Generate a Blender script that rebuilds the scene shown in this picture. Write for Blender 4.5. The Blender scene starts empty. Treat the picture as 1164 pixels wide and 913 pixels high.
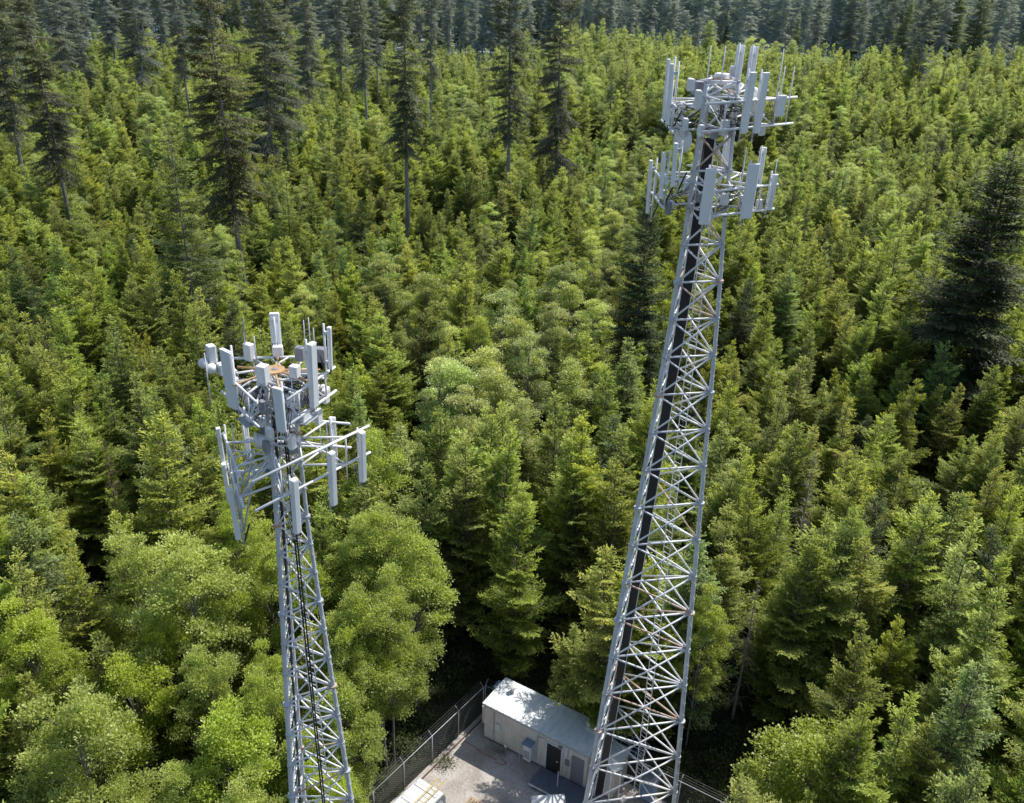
import bpy, math, random
import numpy as np
from mathutils import Vector, Matrix

random.seed(7)
rng = np.random.default_rng(11)
R = math.radians
scene = bpy.context.scene
COL = scene.collection

# ---------------------------------------------------------------- camera
FPX, PITCH, ROLL, CAMH = 1050.0, R(27), R(1.95), 44.0
cr, sr = math.cos(ROLL), math.sin(ROLL)
Fv = Vector((0, math.cos(PITCH), -math.sin(PITCH)))
U0 = Vector((0, math.sin(PITCH), math.cos(PITCH)))
Rv = Vector((cr, U0.y*sr, U0.z*sr))
Uv = Vector((-sr, U0.y*cr, U0.z*cr))
CP = Vector((0, 0, CAMH))

def proj(x, y, z):
    d = Vector((x, y, z)) - CP
    w = d.dot(Fv)
    if w < 0.5: return 1e6, 1e6, w
    return 582+FPX*d.dot(Rv)/w, 456.5-FPX*d.dot(Uv)/w, w
def ray(px, py):
    return Fv + Rv*((px-582)/FPX) - Uv*((py-456.5)/FPX)
def atz(px, py, z):
    d = ray(px, py); return CP + d*((z-CAMH)/d.z)
def aty(px, py, y):
    d = ray(px, py); return CP + d*(y/d.y)
def atplane(px, py, q, n):
    d = ray(px, py); return CP + d*((q-CP).dot(n)/d.dot(n))

cd = bpy.data.cameras.new('camera'); cam = bpy.data.objects.new('camera', cd); COL.objects.link(cam)
cam.matrix_world = Matrix(((Rv.x, Uv.x, -Fv.x, 0), (Rv.y, Uv.y, -Fv.y, 0), (Rv.z, Uv.z, -Fv.z, CAMH), (0, 0, 0, 1)))
cd.sensor_fit = 'HORIZONTAL'; cd.sensor_width = 36; cd.lens = 36*FPX/1164; cd.clip_end = 6000; cd.clip_start = 0.5
scene.camera = cam
scene.render.resolution_x, scene.render.resolution_y = 1024, 803

# ---------------------------------------------------------------- light
SUN_AZ, SUN_EL = 50.0, 53.0
w = bpy.data.worlds.new('World'); scene.world = w; w.use_nodes = True
nt = w.node_tree; nt.nodes.clear()
sky = nt.nodes.new('ShaderNodeTexSky'); sky.sky_type = 'NISHITA'; sky.sun_disc = False
sky.sun_elevation = R(SUN_EL); sky.sun_rotation = R(SUN_AZ); sky.air_density = 1.0; sky.dust_density = 1.2; sky.ozone_density = 1.5
bg = nt.nodes.new('ShaderNodeBackground'); bg.inputs[1].default_value = 0.15
ow = nt.nodes.new('ShaderNodeOutputWorld')
nt.links.new(sky.outputs[0], bg.inputs[0]); nt.links.new(bg.outputs[0], ow.inputs[0])
sd = bpy.data.lights.new('sun', 'SUN'); sd.energy = 5.0; sd.angle = R(0.53); sd.color = (1, 0.955, 0.88)
so = bpy.data.objects.new('sun', sd); COL.objects.link(so)
sdir = Vector((math.sin(R(SUN_AZ))*math.cos(R(SUN_EL)), math.cos(R(SUN_AZ))*math.cos(R(SUN_EL)), math.sin(R(SUN_EL))))
so.rotation_euler = sdir.to_track_quat('Z', 'Y').to_euler(); so.location = sdir*200
scene.view_settings.view_transform = 'Standard'; scene.view_settings.look = 'None'; scene.view_settings.exposure = 0

# ---------------------------------------------------------------- materials
def newmat(name):
    m = bpy.data.materials.new(name); m.use_nodes = True
    n = m.node_tree; n.nodes.clear()
    return m, n, n.nodes, n.links
def ramp(nd, stops):
    r = nd.new('ShaderNodeValToRGB'); e = r.color_ramp.elements
    while len(e) < len(stops): e.new(0.5)
    for i, (p, c) in enumerate(stops):
        e[i].position = p; e[i].color = (*c, 1)
    return r
def solid(name, col, rough=0.6, metal=0.0, var=0.15, scale=3.0, col2=None, thr=(0.35, 0.75), bump=0.0, bscale=40, spec=0.5, air=None, dirt=False, streak=False):
    m, n, nd, lk = newmat(name)
    tc = nd.new('ShaderNodeTexCoord'); nz = nd.new('ShaderNodeTexNoise')
    nz.inputs['Scale'].default_value = scale; nz.inputs['Detail'].default_value = 6; nz.inputs['Roughness'].default_value = 0.65
    lk.new(tc.outputs['Object'], nz.inputs['Vector'])
    c2 = col2 if col2 else tuple(c*(1-var) for c in col)
    rp = ramp(nd, [(thr[0], c2), (thr[1], col)])
    lk.new(nz.outputs['Fac'], rp.inputs[0])
    b = nd.new('ShaderNodeBsdfPrincipled'); o = nd.new('ShaderNodeOutputMaterial')
    b.inputs['Roughness'].default_value = rough; b.inputs['Metallic'].default_value = metal
    b.inputs['Specular IOR Level'].default_value = spec
    src = rp.outputs[0]
    if streak:    # rain streaks running down
        mp = nd.new('ShaderNodeMapping'); mp.inputs['Scale'].default_value = (5, 5, .35); n5 = nd.new('ShaderNodeTexNoise'); n5.inputs['Scale'].default_value = 1.6; n5.inputs['Detail'].default_value = 6
        lk.new(tc.outputs['Object'], mp.inputs[0]); lk.new(mp.outputs[0], n5.inputs['Vector']); r5 = ramp(nd, [(.34, (.86, .84, .81)), (.55, (1, 1, 1))]); lk.new(n5.outputs['Fac'], r5.inputs[0])
        mm = nd.new('ShaderNodeMix'); mm.data_type = 'RGBA'; mm.blend_type = 'MULTIPLY'; mm.inputs[0].default_value = 1
        lk.new(src, mm.inputs[6]); lk.new(r5.outputs[0], mm.inputs[7]); src = mm.outputs[2]
    if dirt:      # coarse stones, damp patches and streaks on top of the base variation
        n3 = nd.new('ShaderNodeTexNoise'); n3.inputs['Scale'].default_value = 7.0; n3.inputs['Detail'].default_value = 10; n3.inputs['Roughness'].default_value = .8
        lk.new(tc.outputs['Object'], n3.inputs['Vector']); r3 = ramp(nd, [(.35, (.62, .6, .58)), (.65, (1.12, 1.1, 1.08))]); lk.new(n3.outputs['Fac'], r3.inputs[0])
        n4 = nd.new('ShaderNodeTexNoise'); n4.inputs['Scale'].default_value = .45; n4.inputs['Detail'].default_value = 5; n4.inputs['Distortion'].default_value = .8
        lk.new(tc.outputs['Object'], n4.inputs['Vector']); r4 = ramp(nd, [(.38, (.74, .71, .69)), (.58, (1, 1, 1))]); lk.new(n4.outputs['Fac'], r4.inputs[0])
        for rr in (r3, r4):
            mm = nd.new('ShaderNodeMix'); mm.data_type = 'RGBA'; mm.blend_type = 'MULTIPLY'; mm.inputs[0].default_value = 1
            lk.new(src, mm.inputs[6]); lk.new(rr.outputs[0], mm.inputs[7]); src = mm.outputs[2]
    if air:  # distant haze painted into the base colour along Y
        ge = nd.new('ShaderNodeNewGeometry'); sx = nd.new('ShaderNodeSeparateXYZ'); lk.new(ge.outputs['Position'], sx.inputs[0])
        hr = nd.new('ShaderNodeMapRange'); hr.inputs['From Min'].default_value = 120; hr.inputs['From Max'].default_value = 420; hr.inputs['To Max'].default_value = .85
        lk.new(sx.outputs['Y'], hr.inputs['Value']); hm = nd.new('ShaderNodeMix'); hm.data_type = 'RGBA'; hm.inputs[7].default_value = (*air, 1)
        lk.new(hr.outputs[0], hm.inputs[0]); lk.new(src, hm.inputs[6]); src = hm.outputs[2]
    lk.new(src, b.inputs['Base Color'])
    if bump:
        n2 = nd.new('ShaderNodeTexNoise'); n2.inputs['Scale'].default_value = bscale; n2.inputs['Detail'].default_value = 8
        lk.new(tc.outputs['Object'], n2.inputs['Vector'])
        bp = nd.new('ShaderNodeBump'); bp.inputs['Strength'].default_value = bump; bp.inputs['Distance'].default_value = 0.05
        lk.new(n2.outputs['Fac'], bp.inputs['Height']); lk.new(bp.outputs[0], b.inputs['Normal'])
    lk.new(b.outputs[0], o.inputs[0])
    return m

def foliage(name, inner, mid, tip, transl=0.38, rough=0.55, spec=0.35, rvar=0.5, yell=(0.16, 0.15, 0.03), haze=0.6, hv=.02, vr=(.72, 1.25), hcol=(0.52, 0.62, 0.44)):
    """leaf material: inner/outer gradient from a mesh attribute, clump noise, per-tree variation, airlight painted in as a tint growing northwards"""
    m, n, nd, lk = newmat(name)
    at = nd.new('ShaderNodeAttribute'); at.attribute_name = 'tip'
    rp = ramp(nd, [(0.0, inner), (0.5, mid), (1.0, tip)])  # inner tone deepened to stand for crown shade, tip tone is new growth
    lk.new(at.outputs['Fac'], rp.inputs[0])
    oi = nd.new('ShaderNodeObjectInfo')
    geo = nd.new('ShaderNodeNewGeometry')
    nz = nd.new('ShaderNodeTexNoise'); nz.inputs['Scale'].default_value = 0.045; nz.inputs['Detail'].default_value = 3
    lk.new(geo.outputs['Position'], nz.inputs['Vector'])
    # per tree brightness / hue
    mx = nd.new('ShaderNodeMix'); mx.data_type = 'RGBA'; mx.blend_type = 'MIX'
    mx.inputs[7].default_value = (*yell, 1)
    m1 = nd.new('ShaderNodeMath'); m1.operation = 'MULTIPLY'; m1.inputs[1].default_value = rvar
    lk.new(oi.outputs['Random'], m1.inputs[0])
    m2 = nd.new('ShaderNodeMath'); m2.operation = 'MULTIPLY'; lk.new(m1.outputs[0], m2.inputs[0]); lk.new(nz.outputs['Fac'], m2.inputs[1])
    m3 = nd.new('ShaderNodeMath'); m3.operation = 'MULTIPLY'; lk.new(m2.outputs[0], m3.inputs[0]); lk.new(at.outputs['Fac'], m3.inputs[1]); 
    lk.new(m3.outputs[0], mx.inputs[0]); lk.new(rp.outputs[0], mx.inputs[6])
    hs = nd.new('ShaderNodeHueSaturation')
    w1 = nd.new('ShaderNodeTexWhiteNoise'); w1.noise_dimensions = '1D'; lk.new(oi.outputs['Random'], w1.inputs['W'])
    mr = nd.new('ShaderNodeMapRange'); mr.inputs['To Min'].default_value = vr[0]; mr.inputs['To Max'].default_value = vr[1]
    lk.new(w1.outputs['Value'], mr.inputs['Value']); lk.new(mr.outputs[0], hs.inputs['Value'])
    sp = nd.new('ShaderNodeSeparateColor'); lk.new(w1.outputs['Color'], sp.inputs[0])
    mr2 = nd.new('ShaderNodeMapRange'); mr2.inputs['To Min'].default_value = 0.497-hv*.8; mr2.inputs['To Max'].default_value = 0.497+hv
    lk.new(sp.outputs[1], mr2.inputs['Value']); lk.new(mr2.outputs[0], hs.inputs['Hue'])
    mr3 = nd.new('ShaderNodeMapRange'); mr3.inputs['To Min'].default_value = 0.85; mr3.inputs['To Max'].default_value = 1.08
    lk.new(sp.outputs[2], mr3.inputs['Value']); lk.new(mr3.outputs[0], hs.inputs['Saturation'])
    lk.new(mx.outputs[2], hs.inputs['Color'])
    # haze painted into the leaf colour, stronger with distance
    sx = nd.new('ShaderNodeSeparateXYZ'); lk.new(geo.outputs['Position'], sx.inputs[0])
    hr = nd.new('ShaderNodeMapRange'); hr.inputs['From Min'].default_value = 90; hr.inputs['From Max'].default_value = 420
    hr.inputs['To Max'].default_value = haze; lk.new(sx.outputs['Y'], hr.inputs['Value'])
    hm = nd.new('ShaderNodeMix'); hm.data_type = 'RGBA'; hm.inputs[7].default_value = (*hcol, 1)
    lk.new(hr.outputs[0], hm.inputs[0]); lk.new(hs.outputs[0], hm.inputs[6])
    b = nd.new('ShaderNodeBsdfPrincipled'); b.inputs['Roughness'].default_value = rough; b.inputs['Specular IOR Level'].default_value = spec
    t = nd.new('ShaderNodeBsdfTranslucent'); ms = nd.new('ShaderNodeMixShader'); ms.inputs[0].default_value = transl
    tm = nd.new('ShaderNodeMix'); tm.data_type = 'RGBA'; tm.blend_type = 'MULTIPLY'; tm.inputs[0].default_value = 1; tm.inputs[7].default_value = (1.35, 1.3, 0.6, 1)
    lk.new(hm.outputs[2], tm.inputs[6])
    lk.new(hm.outputs[2], b.inputs['Base Color']); lk.new(tm.outputs[2], t.inputs[0])
    lk.new(b.outputs[0], ms.inputs[1]); lk.new(t.outputs[0], ms.inputs[2])
    o = nd.new('ShaderNodeOutputMaterial'); lk.new(ms.outputs[0], o.inputs[0])
    return m

M = {}
M['steel'] = solid('galvanised_steel', (0.93, 0.93, 0.92), 0.35, 0.0, scale=2.2, col2=(0.74, 0.75, 0.77))
M['leg'] = solid('galvanised_leg', (0.74, 0.77, 0.80), 0.4, 0.05, scale=1.5, col2=(0.50, 0.54, 0.59))
M['bolt'] = solid('bolted_galvanised_plate', (0.62, 0.65, 0.68), 0.5, 0.1, scale=8, col2=(0.42, 0.44, 0.47))
M['rust'] = solid('rust_stained_steel', (0.74, 0.62, 0.54), 0.6, 0.05, scale=2.5, col2=(0.48, 0.30, 0.20))
M['orange'] = solid('orange_painted_steel', (0.62, 0.42, 0.22), 0.6, 0.0, scale=4, col2=(0.48, 0.28, 0.13))
M['radome'] = solid('antenna_radome', (0.91, 0.93, 0.93), 0.45, 0.0, scale=1.2, col2=(0.83, 0.86, 0.87))
M['white'] = solid('white_radome', (0.90, 0.89, 0.87), 0.45, 0.0, scale=1.5, col2=(0.80, 0.80, 0.80))
M['radio'] = solid('radio_housing', (0.86, 0.87, 0.87), 0.5, 0.0, scale=6, col2=(0.68, 0.70, 0.71))
M['greybox'] = solid('grey_housing', (0.30, 0.31, 0.34), 0.55, 0.1, scale=6)
M['cable'] = solid('black_coax', (0.035, 0.037, 0.042), 0.4, 0.0, scale=3)
M['bark'] = solid('bark', (0.20, 0.16, 0.13), 0.9, 0, scale=6, col2=(0.085, 0.065, 0.05), bump=0.6, bscale=12)
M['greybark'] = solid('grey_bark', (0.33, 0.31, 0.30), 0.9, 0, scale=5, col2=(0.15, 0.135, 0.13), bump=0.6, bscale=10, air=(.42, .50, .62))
M['dead'] = solid('dead_wood', (0.42, 0.38, 0.34), 0.9, 0, scale=5, col2=(0.24, 0.20, 0.17))
M['deadbrown'] = solid('dead_brown_twigs', (0.26, 0.17, 0.12), 0.9, 0, scale=5, col2=(0.13, 0.08, 0.06))
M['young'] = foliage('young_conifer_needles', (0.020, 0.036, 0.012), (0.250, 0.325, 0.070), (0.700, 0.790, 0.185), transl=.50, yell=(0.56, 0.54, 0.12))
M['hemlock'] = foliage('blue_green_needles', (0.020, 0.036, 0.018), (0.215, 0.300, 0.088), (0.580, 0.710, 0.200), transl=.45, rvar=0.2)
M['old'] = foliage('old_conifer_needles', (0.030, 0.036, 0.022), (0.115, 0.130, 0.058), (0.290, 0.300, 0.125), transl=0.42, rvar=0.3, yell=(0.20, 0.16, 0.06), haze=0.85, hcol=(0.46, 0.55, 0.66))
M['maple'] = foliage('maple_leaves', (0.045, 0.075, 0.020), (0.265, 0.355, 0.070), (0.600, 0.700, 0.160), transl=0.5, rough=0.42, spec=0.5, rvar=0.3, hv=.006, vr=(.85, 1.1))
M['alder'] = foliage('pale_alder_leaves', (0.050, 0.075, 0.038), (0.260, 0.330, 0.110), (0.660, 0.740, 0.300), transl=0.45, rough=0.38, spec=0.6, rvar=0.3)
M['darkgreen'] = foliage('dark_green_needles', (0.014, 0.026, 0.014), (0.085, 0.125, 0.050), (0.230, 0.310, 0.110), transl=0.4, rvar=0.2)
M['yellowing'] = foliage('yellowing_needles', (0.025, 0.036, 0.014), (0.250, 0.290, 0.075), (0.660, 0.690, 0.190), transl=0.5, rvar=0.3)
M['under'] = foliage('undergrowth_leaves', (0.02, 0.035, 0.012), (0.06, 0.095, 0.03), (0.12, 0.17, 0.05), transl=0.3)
M['gravel'] = solid('gravel', (0.64, 0.61, 0.585), 0.95, 0, scale=1.1, col2=(0.50, 0.475, 0.455), thr=(0.3, 0.7), bump=0.8, bscale=9, dirt=True)
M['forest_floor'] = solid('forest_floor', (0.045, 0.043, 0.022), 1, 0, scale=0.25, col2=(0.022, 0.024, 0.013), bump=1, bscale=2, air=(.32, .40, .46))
M['wall'] = solid('cream_panel_wall', (0.88, 0.82, 0.74), 0.7, 0, scale=1.4, col2=(0.74, 0.68, 0.61), streak=True)
M['roofm'] = solid('white_coated_roof', (0.80, 0.82, 0.84), 0.5, 0, scale=2.5, col2=(0.62, 0.66, 0.70), bump=0.3, bscale=14)
M['dark'] = solid('dark_door', (0.035, 0.030, 0.030), 0.6, 0, scale=4)
M['deck'] = solid('grey_deck_plate', (0.17, 0.20, 0.25), 0.6, 0.2, scale=4, col2=(0.11, 0.13, 0.17))
M['panelblue'] = solid('solar_cell', (0.025, 0.045, 0.10), 0.2, 0.0, scale=2)
M['van'] = solid('white_van_paint', (0.80, 0.80, 0.80), 0.3, 0, scale=1)
M['glass'] = solid('dark_glass', (0.03, 0.035, 0.04), 0.1, 0, scale=1)
M['rubber'] = solid('tyre_rubber', (0.02, 0.02, 0.02), 0.8, 0, scale=5)
M['yellow'] = solid('yellow_ladder', (0.70, 0.50, 0.10), 0.5, 0, scale=5)
M['wood'] = solid('pale_timber', (0.52, 0.40, 0.28), 0.8, 0, scale=3, col2=(0.38, 0.27, 0.18))
M['red'] = solid('red_cord', (0.55, 0.12, 0.07), 0.6, 0, scale=3)
M['wire'] = solid('fence_wire', (0.20, 0.21, 0.21), 0.6, 0.0, scale=5)
M['bluebox'] = solid('blue_grey_cabinet', (0.20, 0.29, 0.42), 0.5, 0, scale=2)

# ---------------------------------------------------------------- mesh builder
class MB:
    def __init__(s): s.v = []; s.f = []
    def add(s, vs, fs):
        o = len(s.v); s.v += [tuple(v) for v in vs]; s.f += [tuple(i+o for i in f) for f in fs]; return s
    def box(s, c, size, ax=None, ch=0.0):
        """box with optional chamfered vertical edges; ax = 3 axis vectors"""
        c = Vector(c); X, Y, Z = ax if ax else (Vector((1, 0, 0)), Vector((0, 1, 0)), Vector((0, 0, 1)))
        hx, hy, hz = size[0]/2, size[1]/2, size[2]/2
        if ch <= 0: prof = [(-hx, -hy), (hx, -hy), (hx, hy), (-hx, hy)]
        else: prof = [(-hx+ch, -hy), (hx-ch, -hy), (hx, -hy+ch), (hx, hy-ch), (hx-ch, hy), (-hx+ch, hy), (-hx, hy-ch), (-hx, -hy+ch)]
        n = len(prof); vs = []; e = ch*0.5
        levels = [(-hz, 1 if ch <= 0 else 0.88), (hz, 1 if ch <= 0 else 0.88)] if ch <= 0 else [(-hz, .86), (-hz+e, 1), (hz-e, 1), (hz, .86)]
        for z, k in levels:
            for a, b in prof: vs.append(c+X*a*k+Y*b*k+Z*z)
        L = len(levels); fs = [tuple(range(n))[::-1], tuple(range((L-1)*n, L*n))]
        for l in range(L-1):
            for i in range(n):
                j = (i+1) % n; fs.append((l*n+i, l*n+j, (l+1)*n+j, (l+1)*n+i))
        return s.add(vs, fs)
    def tube(s, pts, r, n=8, r1=None):
        pts = [Vector(p) for p in pts]; m = len(pts)
        r1 = r if r1 is None else r1; vs = []; ref = None
        for k, p in enumerate(pts):
            d = (pts[min(k+1, m-1)]-pts[max(k-1, 0)]).normalized()
            if ref is None: ref = d.orthogonal().normalized()
            a = (ref-d*ref.dot(d)).normalized(); b = d.cross(a); ref = a
            rr = r+(r1-r)*k/(m-1)
            for i in range(n):
                t = 2*math.pi*i/n; vs.append(p+(a*math.cos(t)+b*math.sin(t))*rr)
        fs = [tuple(range(n))[::-1], tuple(range((m-1)*n, m*n))]
        for k in range(m-1):
            for i in range(n):
                j = (i+1) % n; fs.append((k*n+i, k*n+j, (k+1)*n+j, (k+1)*n+i))
        return s.add(vs, fs)
    def lathe(s, c, prof, axis=(0, 0, 1), n=20):
        c = Vector(c); d = Vector(axis).normalized(); a = d.orthogonal().normalized(); b = d.cross(a); vs = []; fs = []
        for r, h in prof:
            for i in range(n):
                t = 2*math.pi*i/n; vs.append(c+d*h+(a*math.cos(t)+b*math.sin(t))*max(r, 1e-4))
        for k in range(len(prof)-1):
            for i in range(n):
                j = (i+1) % n; fs.append((k*n+i, k*n+j, (k+1)*n+j, (k+1)*n+i))
        return s.add(vs, fs)
    def build(s, name, mat, parent=None, smooth=False, origin=None, link=True):
        me = bpy.data.meshes.new(name)
        if origin is None: origin = Vector((0, 0, 0))
        me.from_pydata([tuple(Vector(v)-origin) for v in s.v], [], s.f); me.materials.append(mat)
        if smooth: me.polygons.foreach_set('use_smooth', [True]*len(me.polygons))
        me.update()
        o = bpy.data.objects.new(name, me)
        if link: COL.objects.link(o)
        o.location = origin
        if parent: o.parent = parent
        return o

def tag(o, label=None, cat=None, group=None, kind=None):
    if label: o['label'] = label
    if cat: o['category'] = cat
    if group: o['group'] = group
    if kind: o['kind'] = kind
    return o
def empty(name, loc, label=None, cat=None, group=None, rz=0, link=True):
    o = bpy.data.objects.new(name, None); o.empty_display_size = 0.5
    if link: COL.objects.link(o)
    o.location = loc; o.rotation_euler = (0, 0, rz)
    return tag(o, label, cat, group)
def part(mb, name, mat, root, smooth=False):
    """mesh given in world coordinates, parented to root keeping its place"""
    inv = Matrix.Translation(-Vector(root.location))
    o = mb.build(name, mat, None, smooth)
    # root only ever translated for these things
    o.parent = root
    o.matrix_parent_inverse = Matrix.Translation(-wloc(root))
    return o
def wloc(o):
    p = Vector((0, 0, 0))
    while o is not None:
        p = p + Vector(o.location)
        if o.parent is not None: p = p + o.matrix_parent_inverse.translation
        o = o.parent
    return p

# ---------------------------------------------------------------- ground
def sheet(name, poly, z, mat, kind='structure'):
    me = bpy.data.meshes.new(name); me.from_pydata([(x, y, z) for x, y in poly], [], [tuple(range(len(poly)))]); me.materials.append(mat); me.update()
    o = bpy.data.objects.new(name, me); COL.objects.link(o); o['kind'] = kind; return o
g = sheet('ground', [(-2500, -1500), (2500, -1500), (2500, 4000), (-2500, 4000)], 0, M['forest_floor'])
UL = Vector((0.853, -0.523, 0)); UP = Vector((0.523, 0.853, 0))       # building long axis / depth axis
A = Vector((-1.05, 43.2, 0)); LF = Vector((-.575, -.818, 0)); B = A+UL*15.9
E1 = A+LF*9.2
E2 = E1+Vector((.15, -1, 0)).normalized()*30
Bc = B+Vector((0.1, -1, 0)).normalized()*1.8
C2 = Bc+Vector((-.72, -.7, 0)).normalized()*24
POLY = [A, B, Bc, C2, Vector((C2.x, E2.y, 0)), E2, E1]
sheet('gravel_yard', [(p.x, p.y) for p in POLY][::-1], 0.006, M['gravel'])
def inpoly(x, y, poly):
    c = False; j = len(poly)-1
    for i in range(len(poly)):
        a, b = poly[i], poly[j]
        if (a.y > y) != (b.y > y) and x < (b.x-a.x)*(y-a.y)/(b.y-a.y)+a.x: c = not c
        j = i
    return c
def dpoly(x, y, poly):
    best = 1e9; p = Vector((x, y, 0))
    for i in range(len(poly)):
        a, b = poly[i-1], poly[i]; ab = b-a
        t = max(0, min(1, (p-a).dot(ab)/ab.length_squared)); best = min(best, (a+ab*t-p).length)
    return best

# ---------------------------------------------------------------- tree meshes
def leafmesh(name, cen, dr, nrm, ln, wd, tip, mat, fold=0.25):
    """many rhombic leaf faces as one mesh; tip = inner(0)..outer(1) attribute"""
    cen, dr, nrm = map(np.asarray, (cen, dr, nrm)); ln = np.asarray(ln)[:, None]; wd = np.asarray(wd)[:, None]
    dr = dr/np.linalg.norm(dr, axis=1, keepdims=True)
    sd_ = np.cross(nrm, dr); sd_ /= (np.linalg.norm(sd_, axis=1, keepdims=True)+1e-9); up = np.cross(dr, sd_)
    N = len(cen); V = np.empty((N, 4, 3))
    V[:, 0] = cen; V[:, 1] = cen+dr*ln*.5+sd_*wd*.5+up*wd*fold; V[:, 2] = cen+dr*ln; V[:, 3] = cen+dr*ln*.5-sd_*wd*.5+up*wd*fold
    me = bpy.data.meshes.new(name); me.vertices.add(N*4); me.vertices.foreach_set('co', V.astype(np.float32).ravel())
    me.loops.add(N*4); me.loops.foreach_set('vertex_index', np.arange(N*4, dtype=np.int32))
    me.polygons.add(N); me.polygons.foreach_set('loop_start', np.arange(0, N*4, 4, dtype=np.int32))
    a = me.attributes.new('tip', 'FLOAT', 'POINT'); a.data.foreach_set('value', np.repeat(np.clip(tip, 0, 1), 4).astype(np.float32))
    me.materials.append(mat); me.update(calc_edges=True); return me

def nrmz(v): return v/(np.linalg.norm(v, axis=-1, keepdims=True)+1e-9)

def segs_to_tufts(P0, P1, T0, T1, spacing, tl, tw, spread=0.55, droop=0.0):
    """scatter needle tufts along twig segments"""
    L = np.linalg.norm(P1-P0, axis=1); n = np.maximum(1, np.round(L/spacing)).astype(int)
    idx = np.repeat(np.arange(len(P0)), n); tot = len(idx)
    start = np.cumsum(n)-n; k = np.arange(tot)-np.repeat(start, n)
    t = ((k+rng.random(tot))/n[idx])[:, None]
    c = P0[idx]+(P1-P0)[idx]*t
    d = nrmz(P1-P0)[idx]; side = nrmz(np.cross(d, np.array([0, 0, 1.0])))
    sg = np.where(rng.random(tot) > .5, 1, -1)[:, None]
    dd = d+side*sg*spread*(0.4+rng.random((tot, 1)))+rng.normal(0, .22, (tot, 3)); dd[:, 2] -= droop
    nn = np.array([0, 0, 1.0])+rng.normal(0, .45, (tot, 3))
    tip = (T0[idx]+(T1-T0)[idx]*t[:, 0])
    ln = tl*(0.7+.6*rng.random(tot)); wd = tw*(0.7+.6*rng.random(tot))
    return c, dd, nn, ln, wd, tip+rng.normal(0, .08, tot)

def conifer(name, h, rad, base, mat, barkmat, step=0.36, per=6, elev=(52, 5), power=0.85, tl=.15, tw=.055, twstep=.12, spacing=.085,
            twl=.42, irregular=.15, trunk_r=.085, lean=0.0, droop=0.1, gaps=0.0, sagk=.18, maxtw=99, clump=0.0):
    P0 = []; P1 = []; T0 = []; T1 = []; wood = MB()
    bx, by = rng.normal(0, lean, 2)
    def axis(z): return np.array([bx*(z/h)**2+.06*math.sin(z*.7+bx*9), by*(z/h)**2+.06*math.cos(z*.6), z])
    z = base
    ga = rng.random(8)*6.28
    while z < h-.15:
        t = (z-base)/(h-base)
        for q in range(per if t < .93 else 4):
            az = rng.random()*6.283
            if rng.random() < gaps*(1-.5*t): continue
            Lb = rad*((1-t)**power)*(1+irregular*rng.normal())*(1+.18*math.sin(az*2+ga[0])+.12*math.sin(z*1.3+ga[1]+az)) + .16
            if clump: Lb *= max(.25, 1+clump*math.sin(z*.9+ga[2]+2.2*math.sin(az+ga[3]))+.3*clump*math.sin(z*2.7+ga[4]+az))
            if t < .2: Lb *= .45+t*2.75
            Lb = min(Lb, rad*1.22)
            if Lb < .12: continue
            el = R(elev[1]+(elev[0]-elev[1])*t**1.6+rng.normal(0, 7))
            o = axis(min(h-.1, z+rng.uniform(-.9, .9)*step)); hd = np.array([math.cos(az), math.sin(az), 0])
            ns = 5; pts = []
            for i in range(ns+1):
                s = i/ns; pts.append(o+hd*(Lb*s*math.cos(el))+np.array([0, 0, Lb*s*math.sin(el)-sagk*Lb*(s**2)*(1-t)+.10*Lb*s**4]))
            pts = np.array(pts)
            if Lb > .5: wood.tube([tuple(pts[0]), tuple(pts[2]), tuple(pts[4])], .012+.012*Lb, 3, .006)
            for i in range(1, ns):
                P0.append(pts[i]); P1.append(pts[i+1]); T0.append(.25+.6*i/ns); T1.append(.3+.65*(i+1)/ns)
            nt_ = int(min(maxtw, max(2, Lb/twstep)))
            for j in range(nt_):
                s = .12+.86*(j+rng.random())/nt_; f = s*ns; i = min(int(f), ns-1); p = pts[i]+(pts[i+1]-pts[i])*(f-i)
                d = pts[i+1]-pts[i]; d = d/np.linalg.norm(d); sd_ = np.array([-hd[1], hd[0], 0])
                for sg in (-1, 1):
                    l = (.10+twl*Lb*(1-s)**.8)*(0.65+.6*rng.random())
                    a = R(48+rng.normal(0, 9)); td = d*math.cos(a)+sd_*sg*math.sin(a)+np.array([0, 0, rng.normal(0, .12)-droop*.5])
                    e = p+td*l
                    P0.append(p); P1.append(e); T0.append(.12+.5*s); T1.append(.35+.65*min(1, s+l/Lb*.6))
                    if l > .45:
                        for u in (.35, .65):
                            for s2 in (-1, 1):
                                pp = p+td*l*u; q2 = d*.8*s2+sd_*sg*.6; q2[2] -= droop
                                P0.append(pp); P1.append(pp+q2*l*.28); T0.append(.3+.4*s); T1.append(.5+.5*s)
        z += step*(1.0 if t < .8 else .7)
    P0, P1, T0, T1 = map(np.array, (P0, P1, T0, T1))
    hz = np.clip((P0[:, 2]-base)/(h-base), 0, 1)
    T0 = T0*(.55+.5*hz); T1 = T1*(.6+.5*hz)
    # leader
    top = axis(h); P0 = np.vstack([P0, axis(h-.7)]); P1 = np.vstack([P1, top]); T0 = np.append(T0, .8); T1 = np.append(T1, 1)
    c = segs_to_tufts(P0, P1, T0, T1, spacing, tl, tw, droop=droop)
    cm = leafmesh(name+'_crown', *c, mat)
    zs = np.linspace(0, h-.1, 8)
    wood.tube([tuple(axis(q)) for q in zs], trunk_r, 7, .015)
    wm = bpy.data.meshes.new(name+'_trunk'); wm.from_pydata(wood.v, [], wood.f); wm.materials.append(barkmat); wm.update()
    return dict(crown=cm, trunk=wm, h=h)

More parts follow.
